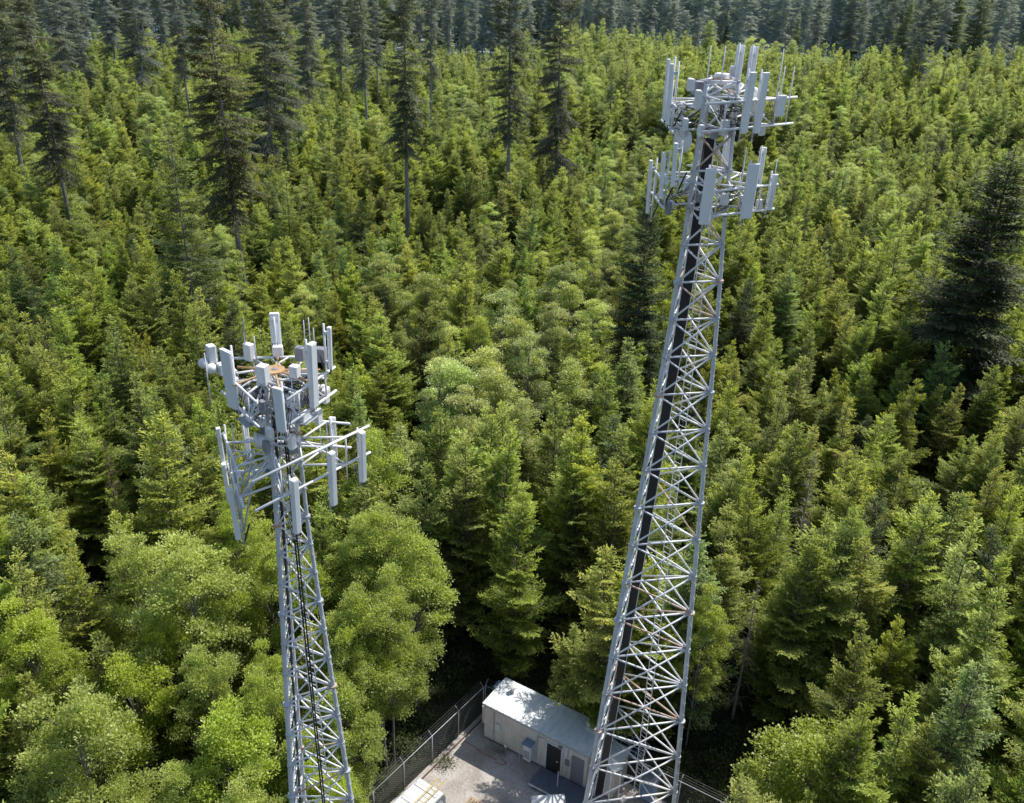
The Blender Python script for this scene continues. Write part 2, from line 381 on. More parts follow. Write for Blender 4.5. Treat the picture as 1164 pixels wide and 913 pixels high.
def broadleaf(name, h, rx, base, mat, nclump=70, cl=.85, leaves=260, ls=.15, barkmat=None, top=1.0):
    wood = MB(); C = []; D = []; Nn = []; Ln = []; Wd = []; T = []
    ry = (h-base)/2; cz = base+ry
    wood.tube([(0, 0, 0), (.1, .05, h*.3), (-.05, .1, h*.55), (0, 0, h*.75)], .13, 7, .02)
    k = 0; pts = []
    lob = rng.random(4)*6.28
    while k < nclump:
        v = rng.normal(0, 1, 3); v /= np.linalg.norm(v)
        if v[2] < -.55: continue
        rr = rng.uniform(.30, 1)**.45
        az = math.atan2(v[1], v[0]); wob = 1+.2*math.sin(2*az+lob[0])+.1*math.sin(3*az+lob[1]+v[2]*3)
        shrink = 1-.25*max(0, v[2])**2
        c = np.array([v[0]*rx*rr*wob*shrink, v[1]*rx*rr*wob*shrink, cz+v[2]*ry*rr*(1+.06*rng.normal())])
        r = cl*rng.uniform(.55, 1.15); pts.append((c, r, rr)); k += 1
        wood.tube([(0, 0, max(base*.6, c[2]-1.8)), tuple(c*[.5, .5, 1]-np.array([0, 0, .5])), tuple(c)], .028, 4, .008)
        n = int(leaves*r*r/(cl*cl)) + 40
        u = nrmz(rng.normal(0, 1, (n, 3))); u[:, 2] = np.where(u[:, 2] < -.2, -u[:, 2]*.6, u[:, 2])
        rad = r*(.35+.65*rng.random((n, 1))**.45)*(1+.22*rng.normal(size=(n, 1)))
        pp = c+u*rad*np.array([1, 1, .62])
        C.append(pp); out = nrmz(pp-np.array([0, 0, cz-ry*.4]))
        D.append(nrmz(u*.7+out*.5+rng.normal(0, .55, (n, 3))+np.array([0, 0, -.25]))); Nn.append(nrmz(out*.6+np.array([0, 0, .9])+rng.normal(0, .5, (n, 3))))
        s = ls*(.65+.7*rng.random(n)); Ln.append(s); Wd.append(s*.78)
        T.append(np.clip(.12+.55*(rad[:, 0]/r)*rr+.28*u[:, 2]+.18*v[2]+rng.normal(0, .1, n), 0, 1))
    # sprigs that stick out of the outline
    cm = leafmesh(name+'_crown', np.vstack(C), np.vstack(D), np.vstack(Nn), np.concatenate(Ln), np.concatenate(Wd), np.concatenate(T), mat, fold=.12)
    wm = bpy.data.meshes.new(name+'_trunk'); wm.from_pydata(wood.v, [], wood.f); wm.materials.append(barkmat or M['greybark']); wm.update()
    return dict(crown=cm, trunk=wm, h=h)

def snag(name, h, rad, mat, n=90, base=2):
    wood = MB(); wood.tube([(0, 0, 0), (.05, 0, h*.5), (0, .05, h)], .14, 7, .02)
    for i in range(n):
        t = rng.random(); z = base+(h-base)*t; az = rng.random()*6.28; L = rad*(1-t)**.7*rng.uniform(.5, 1.1)+.15
        d = np.array([math.cos(az), math.sin(az), 0]); p = np.array([0, 0, z]); q = p+d*L*.6+[0, 0, .1*L]; e = p+d*L+[0, 0, -.18*L]
        wood.tube([tuple(p), tuple(q), tuple(e)], .022, 3, .008)
        for j in range(int(4+L*4)):
            s = rng.uniform(.3, 1); b = p+(e-p)*s; sd_ = np.array([-d[1], d[0], 0])*(1 if rng.random() > .5 else -1)
            wood.tube([tuple(b), tuple(b+(sd_*.7+d*.6)*L*.3*rng.random()+[0, 0, -.12*rng.random()])], .012, 3, .005)
    wm = bpy.data.meshes.new(name+'_trunk'); wm.from_pydata(wood.v, [], wood.f); wm.materials.append(mat); wm.update()
    return dict(crown=None, trunk=wm, h=h)

YC = []
yrad = [2.5, 2.2, 2.4, 2.8, 2.4, 2.6, 2.1, 2.7, 2.3, 2.5]
for i in range(10):
    mat = M['hemlock'] if i in (2, 5) else M['darkgreen'] if i == 8 else M['yellowing'] if i == 9 else M['young']
    YC.append(conifer('young%d' % i, 12, yrad[i], 1.0, mat, M['bark'], step=[.50, .44, .42, .52, .46, .42, .48, .5, .44, .48][i],
                      per=[5, 6, 6, 5, 6, 6, 5, 6, 6, 5][i], elev=[(52, 12), (48, 16), (40, 2), (52, 18), (56, 14), (42, 4), (50, 10), (45, 15), (48, 6), (50, 14)][i],
                      lean=[.25, .3, .2, .4, .25, .3, .35, .25, .3, .5][i], power=[.86, .8, .84, .9, .78, .86, .95, .82, .8, .9][i],
                      droop=[.08, .1, .22, .05, .1, .25, .1, .1, .18, .08][i], irregular=.32, twl=.44, tl=.17, tw=.06, twstep=.125, spacing=.085, gaps=.08, clump=.16))
OC = []
for i in range(7):
    OC.append(conifer('old%d' % i, 40, [3.3, 2.9, 3.8, 2.6, 3.3, 3.1, 3.6][i], [13, 17, 12, 18, 15, 11, 16][i], M['old'], M['greybark'], step=[.30, .28, .32, .32, .28, .33, .3][i], per=3,
                      elev=(34, -16), power=[.42, .38, .48, .4, .36, .5, .42][i], tl=.32, tw=.11, twstep=.25, spacing=.2, twl=.40, irregular=.55, trunk_r=.36, lean=.6, droop=.45,
                      gaps=.2, sagk=.32, clump=.33))
EC = []    # dark, fully branched mature conifer
for i in range(2):
    EC.append(conifer('dark%d' % i, 24, [4.0, 3.6][i], 2.5, M['darkgreen'], M['bark'], step=.5, per=7, elev=(35, 0), power=.7, tl=.26, tw=.09,
                      twstep=.2, spacing=.16, twl=.40, irregular=.2, trunk_r=.26, lean=.3, droop=.25, gaps=.1, sagk=.2))
TH = conifer('thin', 28, 4.3, 2.5, M['hemlock'], M['greybark'], step=.5, per=5, elev=(40, 2), power=.72, tl=.24, tw=.085, twstep=.22, spacing=.17, twl=.4, irregular=.3, trunk_r=.2, lean=.4, droop=.3, gaps=.2, sagk=.2)
BL = [broadleaf('maple%d' % i, [14, 12.5, 15][i], [2.9, 2.7, 3.1][i], [2.5, 2, 3][i], M['maple'], [62, 56, 70][i], .80, 520, .125) for i in range(3)]
AL = [broadleaf('alder%d' % i, [13, 12][i], [1.9, 1.7][i], 2, M['alder'], 46, .62, 420, .10) for i in range(2)]
SN = [snag('snag', 13, 1.5, M['dead']), snag('deadconifer', 13, 1.7, M['deadbrown'], 150)]

used = {}
def place_tree(p, kind, x, y, h, rz, name, label, cat='tree', group=None, tilt=(0, 0), z=0):
    s = h/p['h']; e = empty(name, (x, y, z), label, cat, group)
    e.rotation_euler = (tilt[0], tilt[1], rz); e.scale = (s*used.get('w', 1), s*used.get('w', 1), s)
    for k in ('trunk', 'crown'):
        if p[k] is None: continue
        o = bpy.data.objects.new(k, p[k]); COL.objects.link(o); o.parent = e
    return e

YMIX = [0, 1, 2, 3, 4, 5, 6, 7, 8, 9, 0, 1, 3, 4, 7, 0, 3, 4, 7, 6, 1]
# ---------------------------------------------------------------- forest layout
occ = []                                   # (x, y, r) kept clear around hand-placed trees
TOWERS = [(7.25, 36.0, 3.0), (-8.0, 28.0, 2.6)]
def blocks_yard(x, y, h, r):
    """a crown that would hang over the gravel yard"""
    if inpoly(x, y, POLY): return True
    d = dpoly(x, y, POLY)
    return d < r*.75
vis = []
def feat(px, py, h, proto, name, label, wfac=1.0, group=None, cat='tree', tilt=(0, 0)):
    p = atz(px, py, h); used['w'] = wfac
    for _ in range(12):          # roots stay outside the fenced yard
        if inpoly(p.x, p.y, POLY) or dpoly(p.x, p.y, POLY) < 1.6: p = p+Vector((-.75, .1, 0))*(1 if px < 600 else -1)
    o = place_tree(proto, None, p.x, p.y, h, random.random()*6.28, name, label, cat, group, tilt); used['w'] = 1
    q = proj(p.x, p.y, h); vis.append((q[0], q[1], q[2], FPX*2.4*wfac/q[2]*(.85 if proto in AL else 1)))
    occ.append((p.x, p.y, (1.6 if h < 20 else 1.2)*wfac)); return o

# broadleaved trees, apex pixel and height
BLG = 'broadleaved trees growing among the conifers'
maples = [
 (930, 831, 11, 1, 1.55, 'round bright green broadleaf tree right of the fenced gravel yard at the bottom edge'),
 (808, 672, 12, 2, .85, 'tall broadleaf tree with bright crown just right of the tall lattice tower'),
 (75, 792, 14, 0, 1.15, 'bright broadleaf tree at the lower left corner of the photo'),
 (255, 798, 13, 1, 1.05, 'rounded yellow green broadleaf tree left of the short tower base'),
 (208, 612, 16, 2, 1.15, 'large broadleaf tree with wide clumpy crown left of the short tower'),
 (270, 885, 11, 0, 1.0, 'low broadleaf crown cut by the bottom edge left of the short tower'),
 (412, 668, 14, 0, .9, 'bright broadleaf tree right behind the shaft of the short tower'),
 (385, 700, 12.5, 2, .9, 'yellow green broadleaf tree partly behind the short tower shaft'),
 (488, 655, 14, 2, .8, 'broadleaf tree between the short tower and the dark gap above the hut'),
 (418, 775, 11.5, 1, .9, 'bright broadleaf tree leaning over the left chain link fence'),
 (425, 482, 15, 1, .95, 'rounded broadleaf tree just right of the lower antenna ring of the short tower'),
 (440, 575, 14.5, 0, .95, 'broadleaf tree below and right of the short tower antennas'),
 (20, 688, 14, 2, .95, 'broadleaf tree at the left edge above the corner tree'),
 (455, 700, 13, 0, .8, 'narrow broadleaf tree above the fence corner of the yard'),
 (300, 760, 12.5, 0, .8, 'bright leafy crown directly left of the short tower shaft'),
 (260, 560, 15, 2, .7, 'broadleaf crown behind the left antennas of the short tower'),
 (545, 352, 13, 1, .8, 'light green rounded tree topmost of the pale broadleaf group in the middle'),
]
for px, py, h, i, wf, lb in maples:
    feat(px, py, h, BL[i], 'broadleaf_tree', lb, wf*.78)
fill = [(150, 610, 14, 0), (240, 640, 13.5, 1), (180, 690, 12.5, 2), (232, 735, 12.5, 0), (300, 735, 12, 2), (140, 740, 12.5, 1), (55, 850, 11, 0), (200, 870, 11, 2), (130, 880, 10.5, 1),
        (395, 760, 11.5, 1), (425, 735, 12, 2), (495, 690, 12.5, 1), (345, 640, 13, 0), (300, 600, 14, 2), (60, 730, 12.5, 2), (470, 600, 14, 1), (405, 590, 14, 2), (345, 820, 10.5, 1), (375, 880, 9, 0), (350, 870, 9, 2), (412, 838, 9, 0), (400, 872, 8, 1)]
for px, py, h, i in fill:
    feat(px, py, h, BL[i], 'broadleaf_tree', 'bright green broadleaf tree in the leafy patch at the lower left', random.uniform(.6, .8), 'broadleaf trees in the leafy patch at the lower left')
alders = [(500, 405, 13), (518, 412, 12.5), (548, 398, 13), (585, 358, 13.5), (602, 380, 13), (655, 418, 12.5), (575, 330, 13), (640, 300, 13), (628, 345, 12.5),
          (672, 262, 13), (690, 285, 12.5), (650, 325, 12), (705, 215, 13), (700, 150, 12.5), (688, 175, 13), (720, 195, 12.5), (735, 155, 12), (662, 215, 12),
          (750, 130, 12), (700, 240, 12), (945, 98, 13), (980, 85, 13), (1062, 140, 12.5), (1105, 128, 12.5), (920, 130, 12.5), (975, 128, 12), (955, 120, 12),
          (110, 25, 12), (120, 50, 12), (135, 40, 12), (95, 60, 12), (380, 60, 12), (395, 75, 12), (368, 85, 12), (512, 105, 12), (525, 95, 12), (535, 115, 12), (240, 75, 12),
          (232, 95, 12), (560, 20, 13), (970, 45, 13.5), (590, 460, 12.5), (675, 340, 12), (715, 255, 12), (530, 440, 12.5), (565, 425, 12)]
for k, (px, py, h) in enumerate(alders):
    feat(px+random.uniform(-3, 3), py+random.uniform(-3, 3), h+.8, AL[k % 2], 'pale_broadleaf_tree',
         'pale silvery green broadleaf tree standing among young conifers', random.uniform(.9, 1.25), 'pale broadleaf trees among the young conifers')

# tall old conifers: pixel where the trunk enters the young canopy
talls = [
 (272, 272, 40.5, 0, 'tall dark old conifer at left whose ragged crown hangs lowest of the tall row', 1.0, 1.05),
 (307, 178, 41, 2, 'tall broad old conifer with bare trunk right behind the lowest crowned one', 1.05, 1.0),
 (325, 165, 38, 4, 'tall old conifer touching the broad one on its right side', .9, .97),
 (462, 228, 40, 1, 'tall slim dark conifer with ragged crown standing alone near the middle of the row', .95, 1.0),
 (577, 213, 40.5, 3, 'tall conifer with thin olive crown and pale bare trunk right of the ragged one', .95, 1.0),
 (632, 198, 40, 2, 'tall very dark conifer, rightmost of the near row of tall trees', .78, 1.0),
 (418, 140, 39.5, 3, 'slim tall conifer with long bare trunk behind and left of the ragged one', .8, .97),
 (490, 122, 39, 3, 'slim tall conifer with bare trunk behind and right of the ragged one', .8, .97),
 (22, 182, 40, 4, 'tall conifer nearest the left edge with leaning bare trunk', 1.0, 1.0),
 (74, 214, 38, 0, 'tall conifer with leaning bare trunk second from the left edge', .9, .95),
 (80, 110, 38, 1, 'tall grey green conifer behind the leaning pair at the left', .9, .95),
 (163, 95, 38, 2, 'tall full conifer between the left pair and the lowest crowned tree', 1.0, 1.0),
 (215, 115, 36, 1, 'narrow tall conifer just left of the lowest crowned tree', .8, .9),
 (740, 52, 37, 3, 'slim tall conifer on the far stand left of the tall tower antennas', .8, .9),
 (940, 68, 37, 3, 'dark slim conifer with bare trunk in front of the far tree wall at the right', .8, .9),
 (1028, 98, 35, 1, 'leaning olive conifer, left one of a close pair at the upper right', .8, .9),
 (1036, 106, 35, 4, 'leaning olive conifer, right one of a close pair at the upper right', .9, .9),
 (350, 115, 38, 0, 'tall conifer with grey tangled lower branches behind the broad one', .9, .95),
 (60, 60, 38, 3, 'tall conifer far back near the upper left corner', .9, .95),
 (130, 60, 38, 0, 'tall conifer far back left of the full one', .9, .95),
]
for px, py, h, i, lb, wf, _ in talls:
    p = atz(px, py, 11); used['w'] = wf*1.12
    place_tree(OC[i], None, p.x, p.y, h, random.random()*6.28, 'tall_conifer', lb, 'tree', None, (random.uniform(-.02, .02), random.uniform(-.02, .02))); used['w'] = 1
    occ.append((p.x, p.y, 1.5))
used['w'] = 1
feat(1152, 165, 28.5, EC[0], 'dark_conifer', 'large dark full crowned conifer at the right edge of the photo', 1.5)
feat(742, 203, 25, EC[1], 'dark_conifer', 'dark bushy conifer directly behind the upper shaft of the tall tower', .85)
feat(192, 134, 28, TH, 'thin_conifer', 'broad thinly leaved grey green conifer with pale branches at the left', 1.0)
feat(1075, 75, 20, EC[0], 'dark_conifer', 'narrow dark conifer at the upper right beyond the leaning pair', .5)
feat(390, 775, 11, SN[1], 'dead_conifer', 'brown dead conifer just right of the short tower shaft', .9, cat='dead tree')
feat(928, 512, 13, SN[0], 'dead_conifer', 'small grey dead conifer in the plantation right of the tall tower', .9, cat='dead tree')
feat(862, 660, 11, SN[0], 'dead_conifer', 'grey dead conifer standing in the dark gap right of the tall tower', .9, cat='dead tree')
feat(35, 330, 11, SN[1], 'dead_conifer', 'brown dead conifer near the left edge at mid height', .8, cat='dead tree')
feat(118, 500, 12, SN[1], 'dead_conifer', 'reddish brown dead conifer left of the short tower antennas', .8, cat='dead tree')

# young plantation
def nfield(x, y, s, o=0):
    return math.sin(x*s+o)*math.sin(y*s*1.13+o*1.7)+.5*math.sin(x*s*2.3+y*s*1.7+o*2.1)
pts = []; S = 3.15
yy = 14.0
while yy < 345:
    s = S*(1.0 if yy < 140 else 1.1 if yy < 220 else 1.25)
    xx = -yy*.66-16
    while xx < yy*.66+16:
        x = xx+random.uniform(-.6, .6)*s; y = yy+random.uniform(-.6, .6)*s; xx += s
        if y > 322+8*math.sin(x*.05)-.2*max(0, x): continue
        h = 11.3+1.5*nfield(x, y, .06)+random.gauss(0, 1.9)
        if y < 62: h += 1.2
        if x > 8 and y > 181: h += 4.2
        # narrow cleared strip between the two stands at the right
        cx = 180+.05*x
        if x > 12 and abs(y-cx) < 4.0 + 1.5*math.sin(x*.2): continue
        if nfield(x, y, .21, 4) > 1.15 and y > 60: h *= .62
        if random.random() < .07: h *= .6
        if random.random() < .045: continue
        r = 1.8
        if x > 9 and y < 42: h -= 1.8
        if blocks_yard(x, y, h, r+.5): continue
        if y < 40 and -5.5-(36-y)*.35 < x < 12.5-(36-y)*.3: continue
        if any((x-a)**2+(y-b)**2 < (c+.9)**2 for a, b, c in TOWERS): continue
        if any((x-a)**2+(y-b)**2 < (c*(1.25))**2 for a, b, c in occ): continue
        px, py, wd = proj(x, y, h)
        if wd < 8 or px < -260 or px > 1424 or py > 1250: continue
        if any(wd < c-1 and abs(px-a) < .8*r_ and b-2.5*r_ < py < b+.95*r_ for a, b, c, r_ in vis): continue
        # shade gap behind the hut, closed by taller trees
        if -6 < x < 10 and 43 < y < 50.5 and random.random() < .7: continue
        if -6 < x < 12 and 50.5 < y < 58: h = max(h, random.uniform(13.5, 16))
        if 12.5 < x < 18.5 and 33 < y < 42 and random.random() < .75: continue
        if 12.5 < x < 20 and 42 < y < 48: h = max(h, random.uniform(13, 15.5))
        pts.append((x, y, h, px, py, wd))
    yy += s*.93
inview = lambda t: -20 < t[3] < 1184 and -20 < t[4] < 960
pts.sort(key=lambda t: (not inview(t), t[5]))
near, rest = pts[:300], pts[300:]
print('young conifers', len(pts))
YG = 'young conifers of the plantation nearest the towers'
for x, y, h, px, py, wd in near:
    # lower left is mostly broadleaved
    used['w'] = random.uniform(.84, 1.1)
    i = random.choice(YMIX)
    place_tree(YC[i], None, x, y, h, random.random()*6.28, 'young_conifer', 'young green conifer in the dense plantation around the towers', 'tree', YG,
               (random.gauss(0, .035), random.gauss(0, .035)))
used['w'] = 1

def make_proto_collection(cname, protos):
    c = bpy.data.collections.new(cname)
    for i, p in enumerate(protos):
        # trunk and crown joined in one mesh for the scattered mass
        me = p['crown']; tm = p['trunk']
        nv = len(me.vertices); V = np.empty(nv*3, np.float32); me.vertices.foreach_get('co', V)
        tv = len(tm.vertices); TV = np.empty(tv*3, np.float32); tm.vertices.foreach_get('co', TV)
        nf = len(me.polygons)
        li = np.arange(nv, dtype=np.int32)
        tl_n = len(tm.loops); TL = np.empty(tl_n, np.int32); tm.loops.foreach_get('vertex_index', TL)
        tp = len(tm.polygons); TS = np.empty(tp, np.int32); tm.polygons.foreach_get('loop_start', TS)
        j = bpy.data.meshes.new('%s_%d' % (cname, i))
        j.vertices.add(nv+tv); j.vertices.foreach_set('co', np.concatenate([V, TV]))
        j.loops.add(nv+tl_n); j.loops.foreach_set('vertex_index', np.concatenate([li, TL+nv]))
        j.polygons.add(nf+tp); j.polygons.foreach_set('loop_start', np.concatenate([np.arange(0, nv, 4, dtype=np.int32), TS+nv]))
        mi = np.zeros(nf+tp, np.int32); mi[nf:] = 1
        j.materials.append(me.materials[0]); j.materials.append(tm.materials[0])
        j.polygons.foreach_set('material_index', mi)
        a = j.attributes.new('tip', 'FLOAT', 'POINT'); TT = np.zeros(nv+tv, np.float32); tt = np.empty(nv, np.float32)
        me.attributes['tip'].data.foreach_get('value', tt); TT[:nv] = tt; a.data.foreach_set('value', TT)
        j.update(calc_edges=True)
        o = bpy.data.objects.new('%s_%02d' % (cname, i), j); c.objects.link(o)
    return c

def scatter(name, coll, P, label, cat):
    """P: list of (x, y, z, scale_xy, scale_z, rz, idx)"""
    me = bpy.data.meshes.new(name); P = np.array(P, dtype=np.float32); n = len(P)
    me.vertices.add(n); me.vertices.foreach_set('co', P[:, :3].ravel())
    for nm, cols in (('scl', P[:, [3, 3, 4]]), ('rot', np.stack([rng.normal(0, .03, n), rng.normal(0, .03, n), P[:, 5]], 1))):
        a = me.attributes.new(nm, 'FLOAT_VECTOR', 'POINT'); a.data.foreach_set('vector', cols.astype(np.float32).ravel())
    a = me.attributes.new('idx', 'INT', 'POINT'); a.data.foreach_set('value', P[:, 6].astype(np.int32))
    o = bpy.data.objects.new(name, me); COL.objects.link(o); tag(o, label, cat, kind='stuff')
    ng = bpy.data.node_groups.new(name, 'GeometryNodeTree')
    ng.interface.new_socket('Geometry', in_out='INPUT', socket_type='NodeSocketGeometry'); ng.interface.new_socket('Geometry', in_out='OUTPUT', socket_type='NodeSocketGeometry')
    gi = ng.nodes.new('NodeGroupInput'); go = ng.nodes.new('NodeGroupOutput')
    ci = ng.nodes.new('GeometryNodeCollectionInfo'); ci.inputs[0].default_value = coll; ci.inputs[1].default_value = True; ci.inputs[2].default_value = True
    ip = ng.nodes.new('GeometryNodeInstanceOnPoints'); ip.inputs['Pick Instance'].default_value = True
    def na(nm, ty):
        q = ng.nodes.new('GeometryNodeInputNamedAttribute'); q.data_type = ty; q.inputs[0].default_value = nm
        return [s for s in q.outputs if s.enabled and s.name == 'Attribute'][0]
    L = ng.links
    L.new(gi.outputs[0], ip.inputs['Points']); L.new(ci.outputs[0], ip.inputs['Instance'])
    L.new(na('idx', 'INT'), ip.inputs['Instance Index']); L.new(na('scl', 'FLOAT_VECTOR'), ip.inputs['Scale'])
    er = ng.nodes.new('FunctionNodeEulerToRotation'); L.new(na('rot', 'FLOAT_VECTOR'), er.inputs[0]); L.new(er.outputs[0], ip.inputs['Rotation'])
    L.new(ip.outputs[0], go.inputs[0])
    md = o.modifiers.new('scatter', 'NODES'); md.node_group = ng
    return o

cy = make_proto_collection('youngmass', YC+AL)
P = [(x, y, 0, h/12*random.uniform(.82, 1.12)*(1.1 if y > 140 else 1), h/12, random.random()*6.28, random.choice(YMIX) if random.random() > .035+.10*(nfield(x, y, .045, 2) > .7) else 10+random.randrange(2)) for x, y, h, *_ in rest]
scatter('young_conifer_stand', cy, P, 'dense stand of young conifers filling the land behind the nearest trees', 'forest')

# wall of old trees beyond the plantation, then the far forest
RG = 'tall conifers of the far tree wall'
n = 0
for row in range(4):
    x = -235+row*3
    while x < 265:
        y = 330-.2*max(0, x)+row*10+random.uniform(-7, 7)+8*math.sin(x*.05)
        px, py, wd = proj(x, y, 20)
        if -60 < px < 1224 and (row > 0 or random.random() < .75) and n < 290:
            used['w'] = random.uniform(.9, 1.3)
            i = random.randrange(7)
            place_tree(OC[i] if random.random() < .8 else EC[i % 2], None, x, y, random.choice([random.uniform(17, 27), random.uniform(28, 36), random.uniform(33, 40)]), random.random()*6.28, 'tall_conifer', 'hazy dark conifer in the tall tree wall at the far edge of the plantation', 'tree', RG,
                       (random.gauss(0, .015), random.gauss(0, .015)), z=0); n += 1
        x += random.choice([random.uniform(3, 6), random.uniform(6, 9), random.uniform(9, 15)])
# darker stand of old trees at the upper left
UG = 'tall conifers crowding the upper left of the plantation'
for k in range(46):
    x = random.uniform(-190, -22); y = random.uniform(185, 325)
    px, py, wd = proj(x, y, 11)
    if px < -60 or px > 470 or py < -10 or (px > 330 and random.random() < .6): continue
    used['w'] = random.uniform(.8, 1.1)
    place_tree(OC[k % 7], None, x, y, random.uniform(32, 40), random.random()*6.28, 'tall_conifer', 'tall dark conifer in the scattered old trees at the upper left', 'tree', UG,
               (random.gauss(0, .02), random.gauss(0, .02)))
used['w'] = 1
co = make_proto_collection('oldmass', OC+EC)
P = []
y = 372.0
while y < 800:
    x = -y*.68-10
    while x < y*.68+10:
        h = random.uniform(26, 38)
        P.append((x+random.uniform(-3, 3), y+random.uniform(-3.5, 3.5), 0, h/40*random.uniform(1, 1.35), h/40, random.random()*6.28, random.randrange(9)))
        x += 7.5+(y-372)*.012
    y += 8+(y-372)*.012
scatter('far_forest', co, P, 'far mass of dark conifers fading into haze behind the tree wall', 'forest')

# undergrowth: low leafy clumps
def shrub(name, r, mat, n=500):
    u = nrmz(rng.normal(0, 1, (n, 3))); u[:, 2] = abs(u[:, 2])
    pp = u*r*(.3+.7*rng.random((n, 1)))*np.array([1, 1, .8])*(1+.25*rng.normal(size=(n, 1)))
    s = .12*(.6+.8*rng.random(n))
    me = leafmesh(name, pp, nrmz(u+rng.normal(0, .5, (n, 3))), nrmz(u*.4+np.array([0, 0, 1])+rng.normal(0, .4, (n, 3))), s, s*.55, .2+.6*u[:, 2]+rng.normal(0, .1, n), mat)
    tm = bpy.data.meshes.new(name+'_s'); mb = MB(); mb.tube([(0, 0, 0), (0, 0, r*.5)], .02, 4, .008); tm.from_pydata(mb.v, [], mb.f); tm.materials.append(M['bark']); tm.update()
    return dict(crown=me, trunk=tm, h=r)
cu = make_proto_collection('undermass', [shrub('shrub%d' % i, [.8, 1.0, .6][i], M['under']) for i in range(3)])
P = []
for k in range(5200):
    x = random.uniform(-42, 48); y = random.uniform(18, 78)
    if inpoly(x, y, POLY) and not (dpoly(x, y, POLY) < .9 and random.random() < .22): continue
    if y > 50 and random.random() < .5: continue
    s = random.uniform(.5, 1.5)
    if dpoly(x, y, POLY) < .9: s *= .5
    P.append((x, y, 0, s, s, random.random()*6.28, random.randrange(3)))
scatter('undergrowth', cu, P, 'low shrubs and ferns covering the forest floor', 'undergrowth')

# ---------------------------------------------------------------- lattice towers
def V3(x, y, z): return Vector((x, y, z))
class Tower:
    def __init__(s, cx, cy, prof, rot, label, ztop):
        s.c = Vector((cx, cy, 0)); s.prof = prof; s.rot = rot; s.ztop = ztop
        s.root = empty('lattice_tower', (cx, cy, 0), label, 'tower'); s.dx = 0.0
    def width(s, z):
        p = s.prof
        for (z0, w0), (z1, w1) in zip(p, p[1:]):
            if z <= z1: return w0+(w1-w0)*(z-z0)/(z1-z0)
        return p[-1][1]
    def leg(s, k, z, inset=0):
        r = s.width(z)/math.sqrt(3)-inset; a = R(s.rot+120*k)
        return s.c+V3(math.cos(a)*r-s.dx*max(0, 1-z/30), math.sin(a)*r, z)
    def face(s, i, j, t, z, off=0):
        p = s.leg(i, z).lerp(s.leg(j, z), t); n = (s.c+V3(0, 0, z)-p).normalized()
        return p+n*off
    def part(s, mb, name, mat, smooth=False): return part(mb, name, mat, s.root, smooth)

def build_lattice(T, levels, rleg, rbr, rust=0.1, flange_every=3, pegs=(0,)):
    for k in range(3):
        mb = MB(); zs = levels
        mb.tube([T.leg(k, z) for z in zs], rleg[0], 12, rleg[1])
        lg = T.part(mb, 'leg', M['leg'], True)
        for i, z in enumerate(zs):
            fl = MB(); p = T.leg(k, z); rr = rleg[0]+(rleg[1]-rleg[0])*i/len(zs)
            big = i % flange_every == 0 and 0 < i < len(zs)-1
            fl.lathe(p, [(0, -.05), (rr*(1.8 if big else 1.25), -.05), (rr*(1.8 if big else 1.25), .05), (0, .05)], (0, 0, 1), 10)
            for j in ((k+1) % 3, (k+2) % 3):          # gusset plates of the node, welded to the collar
                d = (T.leg(j, z)-p).normalized()
                fl.box(p+d*rr*1.5, (rr*2.4, .02, rr*2.6), (d, V3(0, 0, 1).cross(d), V3(0, 0, 1)))
            part(fl, 'joint_plate', M['rust'] if big and random.random() < .4 else M['bolt'], lg)
        if k in pegs:
            z = zs[0]+1; q = 0
            st = max(.38, (zs[-1]-zs[0])/95)
            while z < zs[-1]:
                p = T.leg(k, z); d = (p-T.c); d.z = 0; d.normalize(); sdv = V3(0, 0, 1).cross(d)
                part(MB().tube([p, p+(d*.4+sdv*(1 if q % 2 else -1)).normalized()*(.14+rleg[0])], .009, 4), 'climbing_peg', M['bolt'], lg); z += st; q += 1
    diag = []
    for i, z in enumerate(levels):
        for a, b in ((0, 1), (1, 2), (2, 0)):
            k = rbr*(1.0 if z < 15 else .85)
            if i > 0:
                mb = MB().tube([T.leg(a, z), T.leg(b, z)], k, 7)
                T.part(mb, 'horizontal_brace', M['rust'] if random.random() < rust else M['steel'], True)
            if i < len(levels)-1:
                z1 = levels[i+1]
                # crossed diagonals, one set a little proud of the other
                e = .5*k
                for (p, q, s_) in ((T.leg(a, z), T.leg(b, z1), e), (T.leg(b, z), T.leg(a, z1), -e)):
                    nrm = (p+q)/2-T.c; nrm.z = 0; nrm.normalize()
                    m = (p+q)/2+nrm*s_
                    diag.append((z, MB().tube([p, m, q], k*.9, 6)))
    diag.sort(key=lambda t: -t[0])
    for z, mb in diag[:100]: T.part(mb, 'diagonal_brace', M['rust'] if random.random() < rust else M['steel'], True)
    if len(diag) > 100:
        mb = MB(); mb2 = MB()
        for z, m in diag[100:]: (mb2 if random.random() < rust else mb).add(m.v, m.f)
        o = T.part(mb, 'diagonal_brace', M['steel'], True); o['kind'] = 'stuff'
        o.data.materials.append(M['rust']); n0 = len(mb.f)
        # fold the rusty ones into the same object
        me = bpy.data.meshes.new('diagonal_brace'); k = len(mb.v)
        me.from_pydata(mb.v+mb2.v, [], mb.f+[tuple(i+k for i in f) for f in mb2.f]); me.materials.append(M['steel']); me.materials.append(M['rust'])
        for i, pl in enumerate(me.polygons): pl.material_index = 1 if i >= n0 else 0; pl.use_smooth = True
        o.data = me

